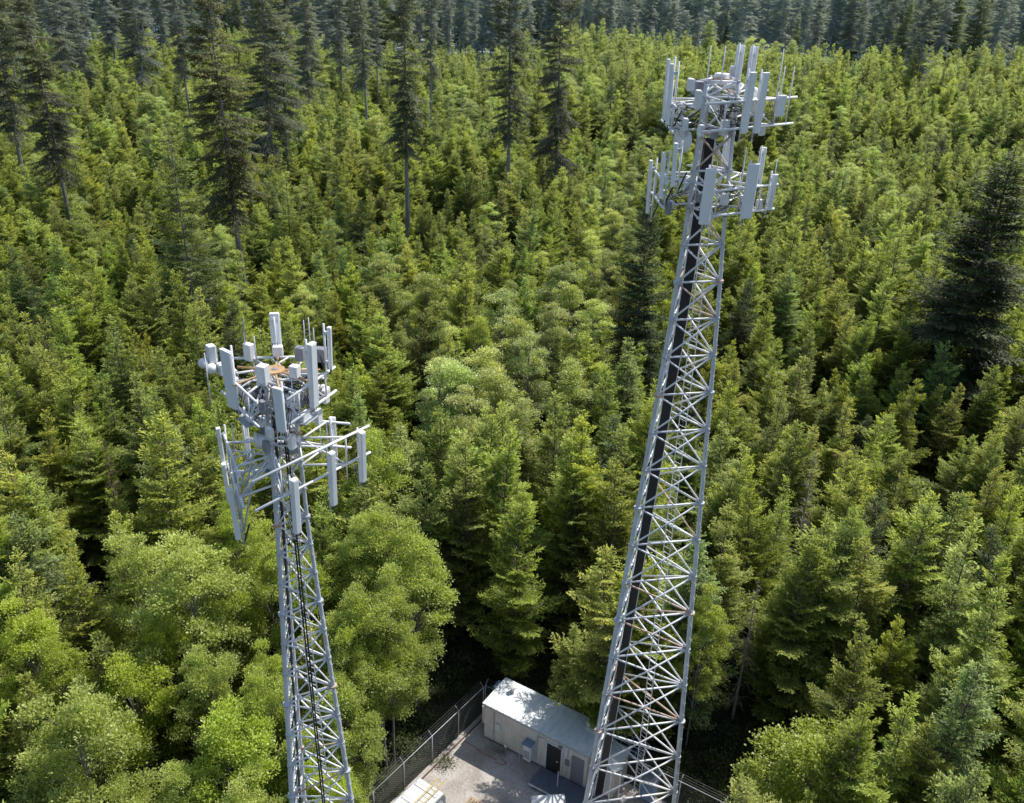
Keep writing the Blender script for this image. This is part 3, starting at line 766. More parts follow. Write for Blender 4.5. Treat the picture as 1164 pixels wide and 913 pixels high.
def cable_run(T, i, j, t, z0, z1, width, n, off, rail=True, facing=None):
    """flat run of coax on a cable ladder inside one face"""
    fa, fb = facing or (i, j)
    D = lambda z: (T.leg(fb, z)-T.leg(fa, z)).normalized()
    cb = MB(); zs = np.linspace(z0, z1, 14)
    P_ = [T.face(i, j, t, z, off) for z in zs]
    for k in range(n):
        u = (k/(max(1, n-1))-.5)*width
        pts = []
        for z, p in zip(zs, P_):
            d = D(z); pts.append(p+d*(u+random.uniform(-.01, .01)))
        cb.tube(pts, .026 if n > 3 else .035, 6)
    if n > 5:      # second layer fills the gaps
        for k in range(n-1):
            u = ((k+.5)/(n-1)-.5)*width
            cb.tube([p+D(z)*u+(T.c+V3(0, 0, z)-p).normalized()*.04 for z, p in zip(zs, P_)], .026, 6)
    T.part(cb, 'cable_bundle', M['cable'], True)
    if rail:
        lb = MB()
        for sg in (-1, 1):
            lb.tube([p+D(z)*sg*(width/2+.06) for z, p in zip(zs, P_)], .025, 5)
        z = z0
        while z < z1:
            p = T.face(i, j, t, z, off-.05); d = D(z)
            lb.tube([p-d*(width/2+.06), p+d*(width/2+.06)], .016, 4); z += .75
        T.part(lb, 'cable_ladder', M['steel'])
def ladder(T, i, j, t, z0, z1, off):
    lb = MB(); zs = np.linspace(z0, z1, 12)
    for sg in (-1, 1):
        lb.tube([T.face(i, j, t, z, off)+(T.leg(j, z)-T.leg(i, z)).normalized()*sg*.2 for z in zs], .022, 5)
    z = z0
    while z < z1:
        p = T.face(i, j, t, z, off); d = (T.leg(j, z)-T.leg(i, z)).normalized(); lb.tube([p-d*.2, p+d*.2], .012, 4); z += .32
    T.part(lb, 'ladder', M['steel'])

# ---- antenna hardware
def axes(yaw, tilt=0.0):
    n = V3(math.cos(yaw), math.sin(yaw), 0); s_ = V3(0, 0, 1).cross(n); up = V3(0, 0, 1)
    if tilt: up = (up*math.cos(tilt)+n*math.sin(tilt)); n = s_.cross(up)*1.0
    return s_, n, up
def panel(T, p, L, wd, yaw, tilt=.03, dep=.14, pipe=(.35, .45), name='panel_antenna', boots=True, mat='radome'):
    X, N, Up = axes(yaw, tilt)
    c = Vector(p)+N*.14
    mb = MB().box(c, (wd, dep, L), (X, N, Up), ch=min(.045, dep*.32))
    o = T.part(mb, name, M[mat], False)
    cap = MB().box(c+Up*(L/2+.012), (wd*.94, dep*.92, .03), (X, N, Up), ch=.01)
    part(cap, 'end_cap', M['white'], o)
    if pipe:
        pp = MB().tube([Vector(p)-V3(0, 0, L/2+pipe[0])-N*.06, Vector(p)+V3(0, 0, L/2+pipe[1]-.35)-N*.06], .038, 8)
        part(pp, 'mounting_pipe', M['steel'], o, True)
        br = MB()
        for q in (-.36, .36):
            br.box(c-N*.14+Up*L*q, (.10, .14, .09), (X, N, Up))
        part(br, 'bracket', M['bolt'], o)
    if boots:
        ca = MB()
        for q in range(3):
            u = (q-1)*wd*.25; b0 = c-Up*(L/2)+X*u
            ca.tube([b0, b0-V3(0, 0, .14), b0-N*.18-V3(0, 0, .26), b0-N*.3+V3(0, 0, .1), b0-N*.45+V3(0, 0, .5)], .014, 5)
        part(ca, 'jumper_cable', M['cable'], o, True)
    return o
def rru(T, p, yaw, size=(.32, .2, .5), mat='radio', name='radio_unit'):
    X, N, Up = axes(yaw)
    mb = MB().box(p, size, (X, N, Up), ch=.03)
    o = T.part(mb, name, M[mat])
    f = MB()
    for k in range(7):
        f.box(Vector(p)-N*(size[1]/2+.02)+X*((k-3)*size[0]/8), (.012, .04, size[2]*.85), (X, N, Up))
    part(f, 'cooling_fin', M[mat], o)
    return o
def whip(T, p, L, r=.018, mat='steel'):
    T.part(MB().tube([p, Vector(p)+V3(0, 0, L)], r, 6, r*.7), 'whip_antenna', M[mat], True)

class Sector:
    def __init__(s, T, norm, ri, length, zu, zl, shift=0.0, legs=None, top=True, side=None):
        s.T = T; s.n = V3(math.cos(R(norm)), math.sin(R(norm)), 0); s.a = V3(0, 0, 1).cross(s.n); s.yaw = R(norm)
        s.q = T.c+s.n*ri+s.a*shift
        for z in (zu, zl):
            T.part(MB().tube([s.q-s.a*length/2+V3(0, 0, z), s.q+s.a*length/2+V3(0, 0, z)], .048, 9), 'antenna_boom', M['steel'], True)
        # stand-off frame: from the two nearest legs to the booms
        d = sorted(range(3), key=lambda k: -(T.leg(k, zu)-T.c).dot(s.n))[:2]
        for k in d:
            lo, hi = T.leg(k, zl), T.leg(k, zu); m = MB()
            sg = 1 if (lo-T.c).dot(s.a) > 0 else -1
            e = s.q+s.a*sg*length*.28
            m.tube([hi, e+V3(0, 0, zu)], .042, 7); m.tube([lo, e+V3(0, 0, zl)], .042, 7)
            m.tube([hi, e+V3(0, 0, zl)], .03, 6); m.tube([e+V3(0, 0, zu), e+V3(0, 0, zl)], .035, 6)
            m.tube([hi, s.q-s.a*sg*length*.1+V3(0, 0, zu)], .03, 6)
            T.part(m, 'standoff_arm', M['steel'], True)
        s.length = length; s.zu, s.zl = zu, zl
    def hit(s, px, py): return atplane(px, py, s.q, s.n)
    def panel(s, px, py, L, wd, **k):
        yaw = s.yaw+k.pop('turn', 0.0)
        return panel(s.T, s.hit(px, py), L, wd, yaw, **k)
    def rru(s, px, py, back=.3, **k):
        return rru(s.T, s.hit(px, py)-s.n*back, s.yaw, **k)
    def clutter(s, n, zr=(-.2, .8)):
        """radios on the pipes behind the panels with looping jumpers"""
        for i in range(n):
            t = (i+.5)/n-.5+random.uniform(-.05, .05); z = s.zl+(s.zu-s.zl)*random.uniform(*zr)
            p = s.q+s.a*t*s.length-s.n*random.uniform(.22, .5)+V3(0, 0, z)
            rru(s.T, p, s.yaw, (random.uniform(.22, .36), .16, random.uniform(.32, .55)), random.choice(['radio', 'radio', 'white', 'greybox']))
        cb = MB()
        for i in range(n*3):
            t0, t1 = random.uniform(-.45, .45), random.uniform(-.2, .2)
            a0 = s.q+s.a*t0*s.length-s.n*.25+V3(0, 0, random.uniform(s.zl-.2, s.zu+.2)); b0 = s.T.c+s.n*.45+s.a*t1+V3(0, 0, random.uniform(s.zl-.3, s.zu))
            m = (a0+b0)/2-V3(0, 0, random.uniform(.25, .6))
            pts = [a0*(1-t)**2+m*2*t*(1-t)+b0*t*t for t in np.linspace(0, 1, 7)]
            cb.tube(pts, .016, 5)
        s.T.part(cb, 'jumper_cable', M['cable'], True)

def levels(z0, z1, b0, b1):
    out = [z0]; z = z0
    while z < z1-.3:
        b = b0+(b1-b0)*(z-z0)/(z1-z0); z += b; out.append(min(z, z1))
    if out[-1]-out[-2] < .5: out.pop(-2)
    return out

# ---- tall tower
T1 = Tower(7.25, 36.0, [(0, 5.3), (34.2, 1.55), (39.3, 1.25)], 101, 'tall grey lattice tower with two crowded tiers of white antennas, in front of the hut', 39.3)
T1.dx = .5
build_lattice(T1, levels(0.1, 39.3, 2.7, 1.25), (.125, .065), .052, rust=.10, pegs=(0, 2))
cable_run(T1, 0, 1, .55, 1.0, 37.2, .36, 8, .32, facing=(1, 2))
ladder(T1, 0, 2, .5, .5, 37, .12)
zt = 37.9
sF = Sector(T1, -58, 1.6, 4.5, 38.8, 37.85, .25); sB = Sector(T1, 62, 1.5, 3.2, 38.9, 38.0, .1); sL = Sector(T1, 182, 1.75, 2.6, 38.5, 37.6, .1)
sF.panel(847.5, 117, 2.1, .32); sF.panel(862, 117, 2.1, .33); sF.panel(884, 120, .72, .42, dep=.16)
sB.panel(837, 84, 2.0, .30); sB.panel(852, 86, 2.0, .30); sB.rru(833, 84, back=-.1, size=(.3, .2, .55), mat='white')
sL.panel(762, 102, 2.1, .24); sL.panel(766, 108, 2.1, .24); sL.panel(761, 116, 1.3, .26, dep=.18)
sL.rru(775, 96, size=(.3, .2, .42), mat='white'); sL.rru(783, 113, size=(.26, .18, .62), mat='white')
rru(T1, aty(793, 100, 36), 3.4, (.35, .3, .5), 'greybox'); rru(T1, aty(820, 92, 36.6), 1, (.5, .35, .55), 'white')
T1.part(MB().lathe(aty(856, 106, 35.5), [(0, -.22), (.15, -.22), (.16, .1), (.12, .2), (0, .24)]), 'canister_antenna', M['white'], True)
for px, py, y, L in ((804, 88, 36.5, 1.1), (819, 98, 35.6, 1.4), (880, 128, 35.2, 2.2), (885, 124, 35.4, 1.5), (893, 140, 35.6, 2.0)): whip(T1, aty(px, py, y), L, .026)
sF.clutter(7, (-.3, 1.1)); sB.clutter(5); sL.clutter(8, (-.3, 1.1))
# top frame
mb = MB(); q = [aty(796, 92, 36.2), aty(828, 86, 37.2), aty(845, 97, 36.2)]
for i in range(3): mb.tube([q[i], q[(i+1) % 3]], .05, 8)
for i in range(3): mb.tube([q[i], T1.leg(i, 38.9)], .04, 7)
T1.part(mb, 'top_frame', M['steel'], True)
# lower tier
tF = Sector(T1, -62, 1.7, 3.7, 35.65, 34.7, .25); tB = Sector(T1, 58, 1.5, 2.9, 35.7, 34.8, 0); tL = Sector(T1, 184, 1.85, 2.4, 35.7, 34.8, .1)
tF.panel(803, 223, 2.05, .42, turn=-.35); tF.panel(850, 217, 2.05, .50, turn=-.15); tF.panel(875, 218, 1.35, .26)
tB.panel(863, 191, 1.5, .26); tB.panel(824, 176, 1.5, .32); tB.panel(806, 172, 1.4, .30)
tL.panel(742, 213, 2.1, .22); tL.panel(757, 200, 1.7, .28); tL.panel(771, 188, 1.5, .22)
X = axes(R(200))
T1.part(MB().lathe(aty(777, 160, 35.4), [(0, -.1), (.34, -.02), (.46, .03), (.47, .08), (0, .16)], (-.75, -.55, .1), 24), 'microwave_dish', M['white'], True)
tF.clutter(4); tB.clutter(4); tL.clutter(4)
whip(T1, aty(838, 240, 35.0), 2.4, .03); whip(T1, aty(875, 235, 34.8), 1.8, .02)

# ---- short tower
T2 = Tower(-8.0, 28.0, [(0, 3.7), (24.2, 1.15), (30.4, .95)], 4, 'shorter grey lattice tower at left with a wide ring of slim antennas below its top', 30.4)
build_lattice(T2, levels(0.1, 30.4, 2.1, 1.0), (.115, .06), .042, rust=.05, pegs=(0,))
cable_run(T2, 2, 0, .52, 1.0, 29.5, .09, 2, -.1, rail=False)
ladder(T2, 1, 0, .5, .5, 29.5, .1); cable_run(T2, 1, 2, .5, 1.0, 29, .2, 3, .1, rail=False)
uF = Sector(T2, 218, 1.35, 3.1, 30.45, 29.55, 0); uR = Sector(T2, -22, 1.45, 2.8, 30.45, 29.55, 0); uB = Sector(T2, 98, 1.4, 3.2, 30.45, 29.6, 0)
uF.panel(265, 430, 2.1, .52, turn=.25, dep=.16); uF.panel(321, 464, 1.45, .34, turn=.5, dep=.14)
uR.panel(352, 426, 2.3, .34, dep=.2, turn=-.1); uR.panel(371, 395, 1.5, .16)
uB.panel(313, 380, 1.4, .34, dep=.2, pipe=(.5, .3))
rru(T2, uB.hit(317, 394)-uB.n*.35, uB.yaw+math.pi, (.34, .25, .36), 'white')
rru(T2, uB.hit(283, 400), R(240), (.34, .25, .62), 'white'); whip(T2, uB.hit(279, 388), .9, .03, 'greybox'); whip(T2, uB.hit(279, 392), .5, .035, 'steel')
rru(T2, aty(299, 426, 27.4), R(250), (.34, .34, .7), 'radio'); rru(T2, aty(335, 422, 27.6), R(250), (.3, .28, .42), 'white')
rru(T2, aty(341, 402, 28.8), R(260), (.3, .28, .5), 'greybox'); rru(T2, aty(365, 403, 29.0), R(260), (.36, .3, .5), 'greybox'); rru(T2, aty(253, 419, 27.8), R(220), (.32, .3, .4), 'radio')
rru(T2, aty(240, 402, 27.9), R(220), (.3, .25, .62), 'radio')
for px, py, rr in ((231, 413, .17), (240, 419, .19)):
    prof = [(rr*math.cos(a), rr*math.sin(a)) for a in np.linspace(-1.5, 1.5, 9)]
    T2.part(MB().lathe(aty(px, py, 27.7), prof, (-.7, -.7, .1), 16), 'dome_antenna', M['white'], True)
for px, py, y, L in ((292, 415, 27.0, 1.0), (347, 392, 28.9, .9), (353, 396, 28.2, 1.1), (240, 460, 27.5, 1.9), (336, 488, 27.0, 1.9), (358, 400, 29.3, .9)): whip(T2, aty(px, py, y), L, .026)
uF.clutter(9, (-.8, .7)); uR.clutter(9, (-.8, .7)); uF.clutter(6, (-1.2, .3)); uR.clutter(6, (-1.2, .3)); uB.clutter(6, (-.6, .6))
# orange top hub with arms
hub = T2.c+V3(0.0, 0, 30.62)
mb = MB().lathe(hub, [(0.08, -.04), (.36, -.04), (.36, .03), (.1, .03)], (0, 0, 1), 8)
for a in (20, 100, 160, 218, 290, 340): mb.tube([hub, hub+V3(math.cos(R(a)), math.sin(R(a)), -.12)*1.5], .04, 6)
T2.part(mb, 'top_hub', M['orange'])
T2.part(MB().lathe(hub, [(0, .035), (.11, .035), (.1, .05), (0, .06)]), 'hub_cap', M['greybox'])
# conical shrouds under the hub
T2.part(MB().lathe(hub+V3(.2, -.25, -.75), [(0, -.55), (.26, -.5), (.2, 0), (.09, .5), (0, .55)], (0.1, -.1, 1), 12), 'cable_shroud', M['radio'], True)
# tray with radios under the top tier
mb = MB()
for a, b in ((218, 0), (-22, 0), (98, 0)):
    d = V3(math.cos(R(a)), math.sin(R(a)), 0); s_ = V3(0, 0, 1).cross(d)
    mb.box(T2.c+d*.95+V3(0, 0, 29.0), (.8, .8, .03), (d, s_, V3(0, 0, 1)))
T2.part(mb, 'grated_platform', M['bolt'])
vF = Sector(T2, -38, 1.6, 5.1, 28.0, 26.9, 0.1); vB = Sector(T2, 84, 1.6, 4.0, 27.9, 26.9, 0); vL = Sector(T2, 206, 1.7, 3.2, 27.6, 26.4, -.2)
vF.panel(333, 574, 2.15, .27, dep=.22); vF.panel(375, 543, 2.15, .25, dep=.22); vF.panel(409, 518, 2.05, .24, dep=.22)
vB.panel(278, 495, 2.1, .22); vB.panel(378, 506, 2.1, .24)
vL.panel(257, 515, 2.1, .2, dep=.16); vL.panel(262, 548, 1.6, .24, dep=.16); vL.panel(271, 584, 2.1, .26, dep=.2)
T2.part(MB().lathe(aty(298, 500, 27.4), [(0, -.28), (.1, -.2), (.2, .05), (.3, .22), (0, .2)], (-.85, -.45, .1), 20), 'microwave_dish', M['white'], True)
mb = MB()
for t in (-.8, 0, .8):
    e = vL.q+vL.a*t
    mb.tube([e+V3(0, 0, 26.2), T2.leg(2, 27.4)], .05, 6); mb.tube([e*.6+T2.c*.4+V3(0, 0, 27.4), e+V3(0, 0, 24.9)], .04, 6); mb.tube([e+V3(0, 0, 27.6), e+V3(0, 0, 24.9)], .035, 6)
T2.part(mb, 'support_bracket', M['leg'], True)
for px, py, y, L in ((366, 520, 29.5, 1.5), (395, 545, 29.8, 1.6), (268, 520, 28.2, 1.4)): whip(T2, aty(px, py, y), L, .03)
# radios hugging the shaft between the tiers
for k in range(14):
    a = random.uniform(0, 6.28); rru(T2, T2.c+V3(math.cos(a)*.62, math.sin(a)*.62, random.uniform(26.8, 30.3)), a, (.28, .16, .42), random.choice(['radio', 'greybox', 'radio']))
for k in range(8):
    a = random.uniform(0, 6.28); rru(T1, T1.c+V3(math.cos(a)*.75, math.sin(a)*.75, random.choice([random.uniform(34.3, 35.9), random.uniform(37.6, 39.0)])), a, (.28, .16, .45), random.choice(['radio', 'greybox', 'white']))

# ---------------------------------------------------------------- equipment hut
FL = Vector((-1.0, 41.0, 0)); HL, HD, HH = 7.0, 2.35, 2.75
def hb(u, v, z): return FL+UL*u+UP*v+V3(0, 0, z)
HA = (UL, UP, V3(0, 0, 1))
hut = empty('equipment_hut', hb(HL/2, HD/2, 0), 'long cream equipment hut with white metal roof standing in the gravel yard', 'hut')
wb = MB().box(hb(HL/2, HD/2, .15+HH/2-.08), (HL, HD, HH-.16), HA)
part(wb, 'wall', M['wall'], hut)
rb = MB()
k = 0.3
while k < HL:                      # panel joints standing proud of the wall
    rb.box(hb(k, -.012, .15+HH/2-.1), (.035, .024, HH-.24), HA); k += 1.15
rb.box(hb(-.012, HD/2, 1.4), (.024, .04, HH-.3), HA)
part(rb, 'wall_batten', M['wall'], hut)
part(MB().box(hb(HL/2, HD/2, .11), (HL-.1, HD-.1, .17), HA), 'skid_base', M['dark'], hut)
rf = MB().box(hb(HL/2, HD/2, HH+.06), (HL+.22, HD+.22, .12), HA)
ro = part(rf, 'roof', M['roofm'], hut)
rs = MB(); k = .15
while k < HL+.1: rs.box(hb(k-.03, HD/2, HH+.138), (.045, HD+.2, .04), HA); k += .42
part(rs, 'roof_seam', M['roofm'], ro)
for u, v in ((.9, 1.7), (6.1, 1.75)):
    vb = MB().lathe(hb(u, v, HH+.12), [(.10, 0), (.10, .28), (.2, .30), (.2, .42), (.05, .5), (0, .5)], (0, 0, 1), 12); vb.box(hb(u, v, HH+.15), (.34, .34, .08), HA)
    part(vb, 'roof_vent', M['white'], ro)
part(MB().box(hb(6.55, 1.7, HH+.25), (.5, .4, .28), HA, ch=.03), 'roof_vent', M['radio'], ro)
dm = MB().box(hb(4.85, -.02, 1.22), (.92, .05, 2.05), HA); dr = part(dm, 'door', M['dark'], hut)
fr = MB()
for u, z, sx, sz in ((4.34, 1.22, .07, 2.15), (5.36, 1.22, .07, 2.15), (4.85, 2.31, 1.09, .08)): fr.box(hb(u, -.035, z), (sx, .07, sz), HA)
part(fr, 'door_frame', M['radio'], dr); part(MB().box(hb(5.1, -.06, 1.15), (.12, .05, .04), HA), 'handle', M['steel'], dr)
dm = MB().box(hb(6.4, -.02, 1.22), (.8, .05, 2.05), HA); dr = part(dm, 'door', M['greybox'], hut); dr['label'] = 'grey second door behind the tower leg'
part(MB().box(hb(5.25, -.1, 2.42), (.2, .18, .14), HA, ch=.02), 'wall_lamp', M['greybox'], hut)
cd_ = MB()
cd_.tube([hb(3.7, -.05, .3), hb(3.7, -.05, 2.35), hb(4.2, -.05, 2.45)], .022, 5); cd_.tube([hb(.7, -.05, .25), hb(.7, -.05, 2.5)], .03, 5); cd_.tube([hb(5.75, -.05, .4), hb(5.75, -.05, 2.5)], .02, 5)
part(cd_, 'conduit', M['bolt'], hut)
part(MB().box(hb(1.0, -.07, 1.5), (.35, .12, .5), HA, ch=.02), 'junction_box', M['radio'], hut)
part(MB().box(hb(5.75, -.07, 1.5), (.28, .1, .4), HA, ch=.02), 'junction_box', M['greybox'], hut)
fl_ = MB()
fl_.box(hb(HL/2, -.118, HH+.03), (HL+.24, .012, .16), HA); fl_.box(hb(-.118, HD/2, HH+.03), (.012, HD+.24, .16), HA)
part(fl_, 'flashing', M['bolt'], ro)
ac = part(MB().box(hb(3.28, -.26, 1.12), (.52, .42, 1.25), HA, ch=.04), 'air_conditioner', M['white'], hut)
gr = MB()
for k in range(8): gr.box(hb(3.28, -.48, .7+k*.08), (.4, .02, .02), HA)
part(gr, 'grille', M['greybox'], ac); part(MB().box(hb(3.28, -.3, 1.78), (.62, .56, .05), HA), 'hood', M['bluebox'], ac)
ac = part(MB().box(hb(-.2, .6, 1.5), (.35, .7, 1.3), HA, ch=.04), 'air_conditioner', M['wall'], hut)
ac = part(MB().box(hb(-.25, 1.9, 2.2), (.45, .7, .9), HA, ch=.04), 'air_conditioner', M['bluebox'], hut)
part(MB().tube([hb(5.65, -.9, .3), hb(5.65, -.9, 1.5)], .03, 6), 'handrail_post', M['white'], hut)
dk = MB().box(hb(6.1, -.85, .24), (3.9, 1.45, .06), HA); dko = part(dk, 'entrance_deck', M['deck'], hut)
dk = MB()
for u in (4.3, 6.1, 7.9):
    for v in (-1.45, -.3): dk.box(hb(u, v, .105), (.1, .1, .2), HA)
dk.box(hb(6.1, -1.585, .22), (3.94, .04, .1), HA)
part(dk, 'deck_frame', M['steel'], dko)
for u in (2.35, 2.95):
    pass
st = empty('ground_post', hb(1.9, -.55, 0), 'thin grey post standing in front of the hut wall', 'post')
part(MB().tube([hb(1.9, -.55, 0), hb(1.9, -.55, 1.1)], .03, 6), 'post', M['greybox'], st); part(MB().box(hb(1.9, -.6, .95), (.12, .05, .18), HA), 'label_box', M['radio'], st)
o = MB().tube([hb(2.75, -.35, 0), hb(2.75, -.35, 1.2), hb(2.75, -.05, 1.35)], .025, 6).build('conduit', M['bolt']); tag(o, 'thin bent conduit between the post and the wall air conditioner', 'pipe')

# second cabinet and tanks right of the hut, behind the tall tower legs
cb_ = empty('equipment_cabinet', hb(8.2, 1.2, 0), 'white equipment cabinet at the right end of the hut', 'cabinet')
part(MB().box(hb(8.1, 1.2, 1.15), (.95, 1.9, 2.1), HA, ch=.03), 'body', M['wall'], cb_); part(MB().box(hb(8.1, 1.2, 2.25), (1.1, 2.05, .09), HA), 'lid', M['roofm'], cb_)
part(MB().box(hb(8.1, .235, 1.1), (.7, .02, 1.6), HA), 'door', M['white'], cb_)
cb_ = empty('equipment_cabinet', hb(10.2, 1.6, 0), 'blue grey cabinet inside the view of the tall tower legs', 'cabinet')
part(MB().box(hb(10.2, 1.6, .9), (.9, .8, 1.6), HA, ch=.03), 'body', M['bluebox'], cb_); part(MB().box(hb(10.2, 1.6, 1.75), (1.0, .9, .08), HA), 'lid', M['deck'], cb_)
# cable bridge from hut to tower
br = empty('cable_bridge', hb(7.1, .4, 0), 'pale sloping cable bridge running from the hut into the tall tower', 'cable bridge')
p0 = hb(7.05, .9, 2.6); p1 = Vector((6.6, 36.3, 2.75)); d = (p1-p0).normalized(); s_ = V3(0, 0, 1).cross(d).normalized()
part(MB().box((p0+p1)/2+V3(0, 0, .1), ((p1-p0).length, .62, .03), (d, s_, d.cross(s_))), 'ice_shield', M['radio'], br)
mb = MB()
for k in range(6): mb.tube([p0+s_*(k-2.5)*.08, p1+s_*(k-2.5)*.08], .026, 5)
part(mb, 'cable_bundle', M['cable'], br)
mb = MB()
for t in (.1, .9):
    q = p0.lerp(p1, t); mb.tube([V3(q.x, q.y, 0)+s_*.34, q+s_*.34], .045, 7); mb.tube([V3(q.x, q.y, 0)-s_*.34, q-s_*.34], .045, 7)
part(mb, 'support_post', M['steel'], br)
# solar array behind the hut
sp_ = empty('solar_array', hb(5.6, 4.0, 0), 'row of tilted dark blue solar panels standing behind the hut', 'solar panels')
Z2 = (UP*-.5+V3(0, 0, .86)).normalized(); Y2 = Z2.cross(UL).normalized()
for k in range(6):
    c = hb(3.4+k*1.06, 3.2, 1.45)
    p_ = part(MB().box(c, (1.0, 1.05, .04), (UL, Y2, Z2)), 'solar_panel', M['panelblue'], sp_)
    mb = MB()
    for q in (-.5, -.25, 0, .25, .5): mb.box(c+Z2*.022+Y2*q*1.03, (1.0, .03, .012), (UL, Y2, Z2))
    for q in (-.485, 0, .485): mb.box(c+Z2*.026+UL*q, (.022, 1.05, .012), (UL, Y2, Z2))
    part(mb, 'panel_frame', M['radio'], p_)
mb = MB()
for u in (3.4, 5.8, 8.2): mb.tube([hb(u, 3.45, 0), hb(u, 3.45, 1.55)], .05, 7); mb.tube([hb(u, 2.95, 0), hb(u, 2.95, 1.25)], .05, 7)
part(mb, 'support_post', M['steel'], sp_)

# ---------------------------------------------------------------- fence
def fence(P, label, spacing=2.5, arm=None):
    root = empty('chain_link_fence', P[0], label, 'fence')
    Hf = 2.1
    # posts
    for a, b in zip(P, P[1:]):
        n = max(1, round((b-a).length/spacing)); d = (b-a).normalized(); o_ = V3(0, 0, 1).cross(d)*(arm or 1)
        for k in range(n+(1 if b is P[-1] else 0)):
            p = a.lerp(b, k/n); mb = MB().tube([p, p+V3(0, 0, Hf+.03)], .035, 7); mb.tube([p+V3(0, 0, Hf), p+o_*.28+V3(0, 0, Hf+.30)], .014, 5)
            part(mb, 'post', M['bolt'], root, True)
        part(MB().tube([a+V3(0, 0, Hf), b+V3(0, 0, Hf)], .024, 7), 'top_rail', M['bolt'], root, True)
        w_ = MB()
        for j in range(3): w_.tube([a+o_*(.1+.09*j)+V3(0, 0, Hf+.1+.1*j), b+o_*(.1+.09*j)+V3(0, 0, Hf+.1+.1*j)], .006, 3)
        part(w_, 'barbed_wire', M['wire'], root)
        m = MB(); L = (b-a).length; st_ = .16; x = -Hf
        while x < L:
            for sg in (1, -1):
                x0, x1 = x, x+Hf; z0, z1 = (0, Hf) if sg > 0 else (Hf, 0)
                c0, c1 = max(0, x0), min(L, x1)
                if c1 > c0:
                    f0, f1 = (c0-x0)/Hf, (c1-x0)/Hf
                    m.tube([a+d*c0+V3(0, 0, z0+(z1-z0)*f0+.03), a+d*c1+V3(0, 0, z0+(z1-z0)*f1+.03)], .0045, 3)
            x += st_
        part(m, 'wire_mesh', M['wire'], root)
    return root
E1b = A+LF*12.5
fence([A+LF*.2, E1b], 'galvanised chain link fence along the left side of the gravel yard', arm=-1)
fence([A, B-UL*.2], 'galvanised chain link fence behind the hut and solar panels', arm=1)
fence([B, Bc, Bc+Vector((.35, -1, 0)).normalized()*4], 'galvanised chain link fence turning the right corner of the yard', spacing=1.8, arm=1)
kb = MB().box((A+E1b)/2+V3(.3, -.2, .05), ((E1b-A).length, .06, .1), (LF, V3(0, 0, 1).cross(LF), V3(0, 0, 1))).build('timber_edging', solid('dark_timber', (.16, .09, .07), .9)); tag(kb, 'dark reddish timber edging on the gravel inside the left fence', 'edging')

# ---------------------------------------------------------------- yard things
def van(p, dr, label, rack=True):
    """p: rear top edge centre on the ground, dr: direction the vehicle points"""
    X = dr.normalized(); Y = V3(0, 0, 1).cross(X); Z = V3(0, 0, 1); ax = (X, Y, Z)
    r = empty('work_van', p, label, 'van'); L, W = 4.9, 1.85
    prof = [(0, .35), (0, 1.55), (.12, 1.95), (3.1, 2.0), (3.9, 1.25), (4.8, 1.05), (4.9, .75), (4.9, .35)]
    vs = []; n = len(prof)
    for sgn, k in ((-1, .46), (-1, .5), (1, .5), (1, .46)):
        for x, z in prof:
            kk = (k if z > 1.5 else .5)*W
            vs.append(p+X*x+Y*sgn*kk+Z*z)
    fs = [tuple(range(n)), tuple(range(3*n, 4*n))[::-1]]
    for l in range(3):
        for i in range(n): j = (i+1) % n; fs.append((l*n+i, (l+1)*n+i, (l+1)*n+j, l*n+j))
    part(MB().add(vs, fs), 'body', M['van'], r)
    for sx in (.85, 4.0):
        for sg in (-1, 1):
            c = p+X*sx+Y*sg*(W/2-.08)+Z*.34
            w_ = part(MB().lathe(c, [(.02, -.11), (.33, -.11), (.34, 0), (.33, .11), (.02, .11)], Y, 18), 'wheel', M['rubber'], r, True)
            part(MB().lathe(c+Y*sg*.112, [(.19, -.01), (.19, .01), (0, .02)], Y, 14), 'rim', M['bolt'], w_)
    part(MB().box(p+X*-.012+Z*1.45, (.02, 1.5, .45), ax), 'rear_window', M['glass'], r)
    a_ = p+X*3.5+Z*1.64; d_ = (X*.8-Z*.75).normalized(); part(MB().box(a_, (.85, 1.5, .02), (d_, Y, d_.cross(Y))), 'windscreen', M['glass'], r)
    for sg in (-1, 1):
        part(MB().box(p+X*2.9+Y*sg*(W*.5-.01)+Z*1.38, (.75, .03, .4), ax), 'side_window', M['glass'], r)
        part(MB().box(p+X*-.01+Y*sg*.8+Z*1.0, (.03, .12, .3), ax), 'tail_lamp', M['red'], r)
    if rack:
        mb = MB()
        for q in (.5, 1.6, 2.7): mb.tube([p+X*q-Y*.75+Z*2.0, p+X*q-Y*.75+Z*2.15, p+X*q+Y*.75+Z*2.15, p+X*q+Y*.75+Z*2.0], .02, 5)
        part(mb, 'roof_rack', M['white'], r)
    return r
vp = atz(492, 892, 1.9); van(V3(vp.x, vp.y, 0), LF, 'white work van with ladder on its rack parked beside the left fence')
ld = MB(); Y = V3(0, 0, 1).cross(LF); o0 = V3(vp.x, vp.y, 2.2)-LF*.35
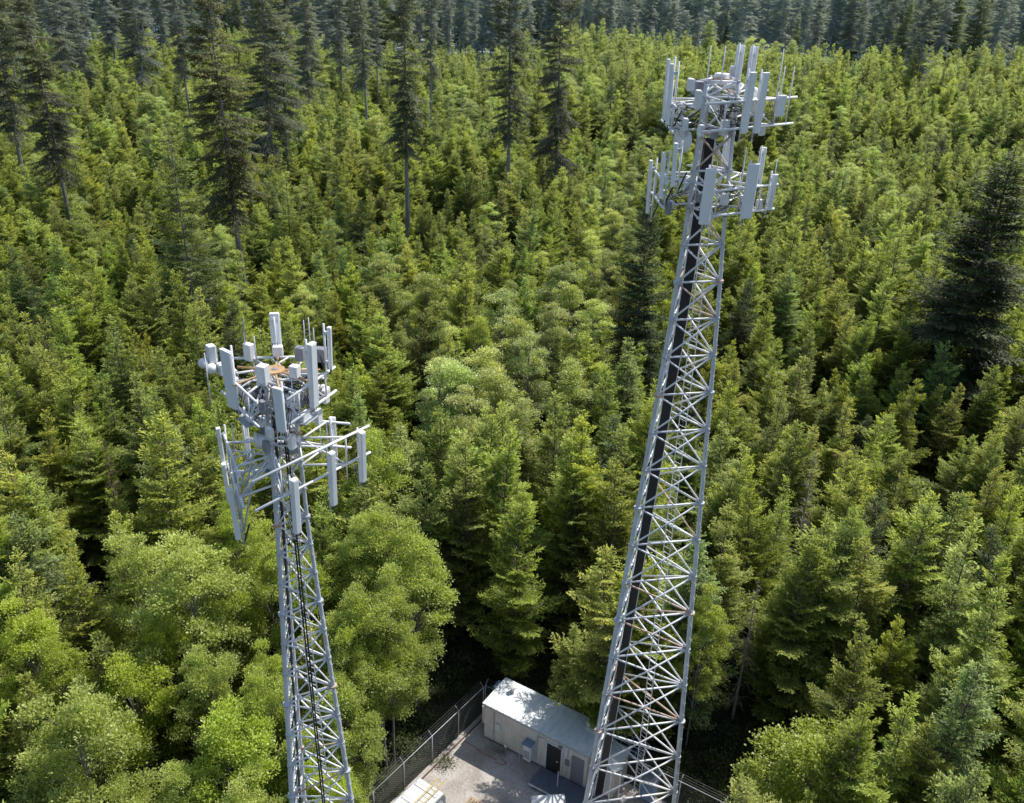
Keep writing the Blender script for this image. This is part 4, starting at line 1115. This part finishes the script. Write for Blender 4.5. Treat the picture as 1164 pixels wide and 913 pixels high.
for sg in (-1, 1): ld.tube([o0+Y*(.35*1+sg*.2), o0+Y*(.35+sg*.2)+LF*3.6], .025, 5)
for k in range(11): ld.tube([o0+Y*.15+LF*(.15+k*.32), o0+Y*.55+LF*(.15+k*.32)], .016, 5)
tag(ld.build('ladder', M['yellow']), 'yellow ladder lying on the roof rack of the white van', 'ladder')
bp_ = atz(490, 893, 2.1)
vp2 = atz(622, 903, 1.85); van(V3(vp2.x, vp2.y, 0), (LF*.6+V3(.5, -.9, 0)), 'white work van cut off by the bottom edge near the hut deck', rack=False)
cp = atz(538, 917, .1)
cr_ = empty('wooden_pallet', (cp.x, cp.y, 0), 'small pale wooden pallet on the gravel at the bottom edge', 'pallet')
mb = MB()
for k in range(6): mb.box(V3(cp.x, cp.y, .13)+UL*(k-2.5)*.18, (.14, 1.0, .02), HA)
part(mb, 'deck_board', M['wood'], cr_)
mb = MB()
for k in (-1, 0, 1): mb.box(V3(cp.x, cp.y, .06)+UP*k*.44, (1.05, .09, .11), HA)
part(mb, 'bearer', M['wood'], cr_)
# tangle of pale brush and red cord
bc = atz(568, 853, .15); mb = MB()
for k in range(34):
    a = random.uniform(0, 6.28); L = random.uniform(.25, .7); d = V3(math.cos(a), math.sin(a)*.7, random.uniform(.1, .7)).normalized()
    p0 = V3(bc.x, bc.y, .03)+V3(random.uniform(-.3, .3), random.uniform(-.1, .1), 0)
    mb.tube([p0, p0+d*L*.5+V3(0, 0, .05), p0+d*L], .022, 4, .01)
tag(mb.build('brush_pile', M['dead']), 'small pile of pale dry twigs on the gravel in front of the hut', 'twigs')
def cord(pp, label):
    pts = [atz(a, b, .02) for a, b in pp]
    tag(MB().tube(pts, .02, 5).build('cord', M['red'], smooth=True), label, 'cord')
cord([(528, 843), (538, 848), (548, 856), (556, 860), (565, 864)], 'long orange red cord lying on the gravel near the fence corner')
cord([(567, 856), (571, 863), (576, 868), (569, 869), (562, 866)], 'short orange red cord beside the pile of dry twigs')

scene.cycles.max_bounces = 6; scene.cycles.diffuse_bounces = 3; scene.cycles.transmission_bounces = 4
scene.cycles.use_denoising = True
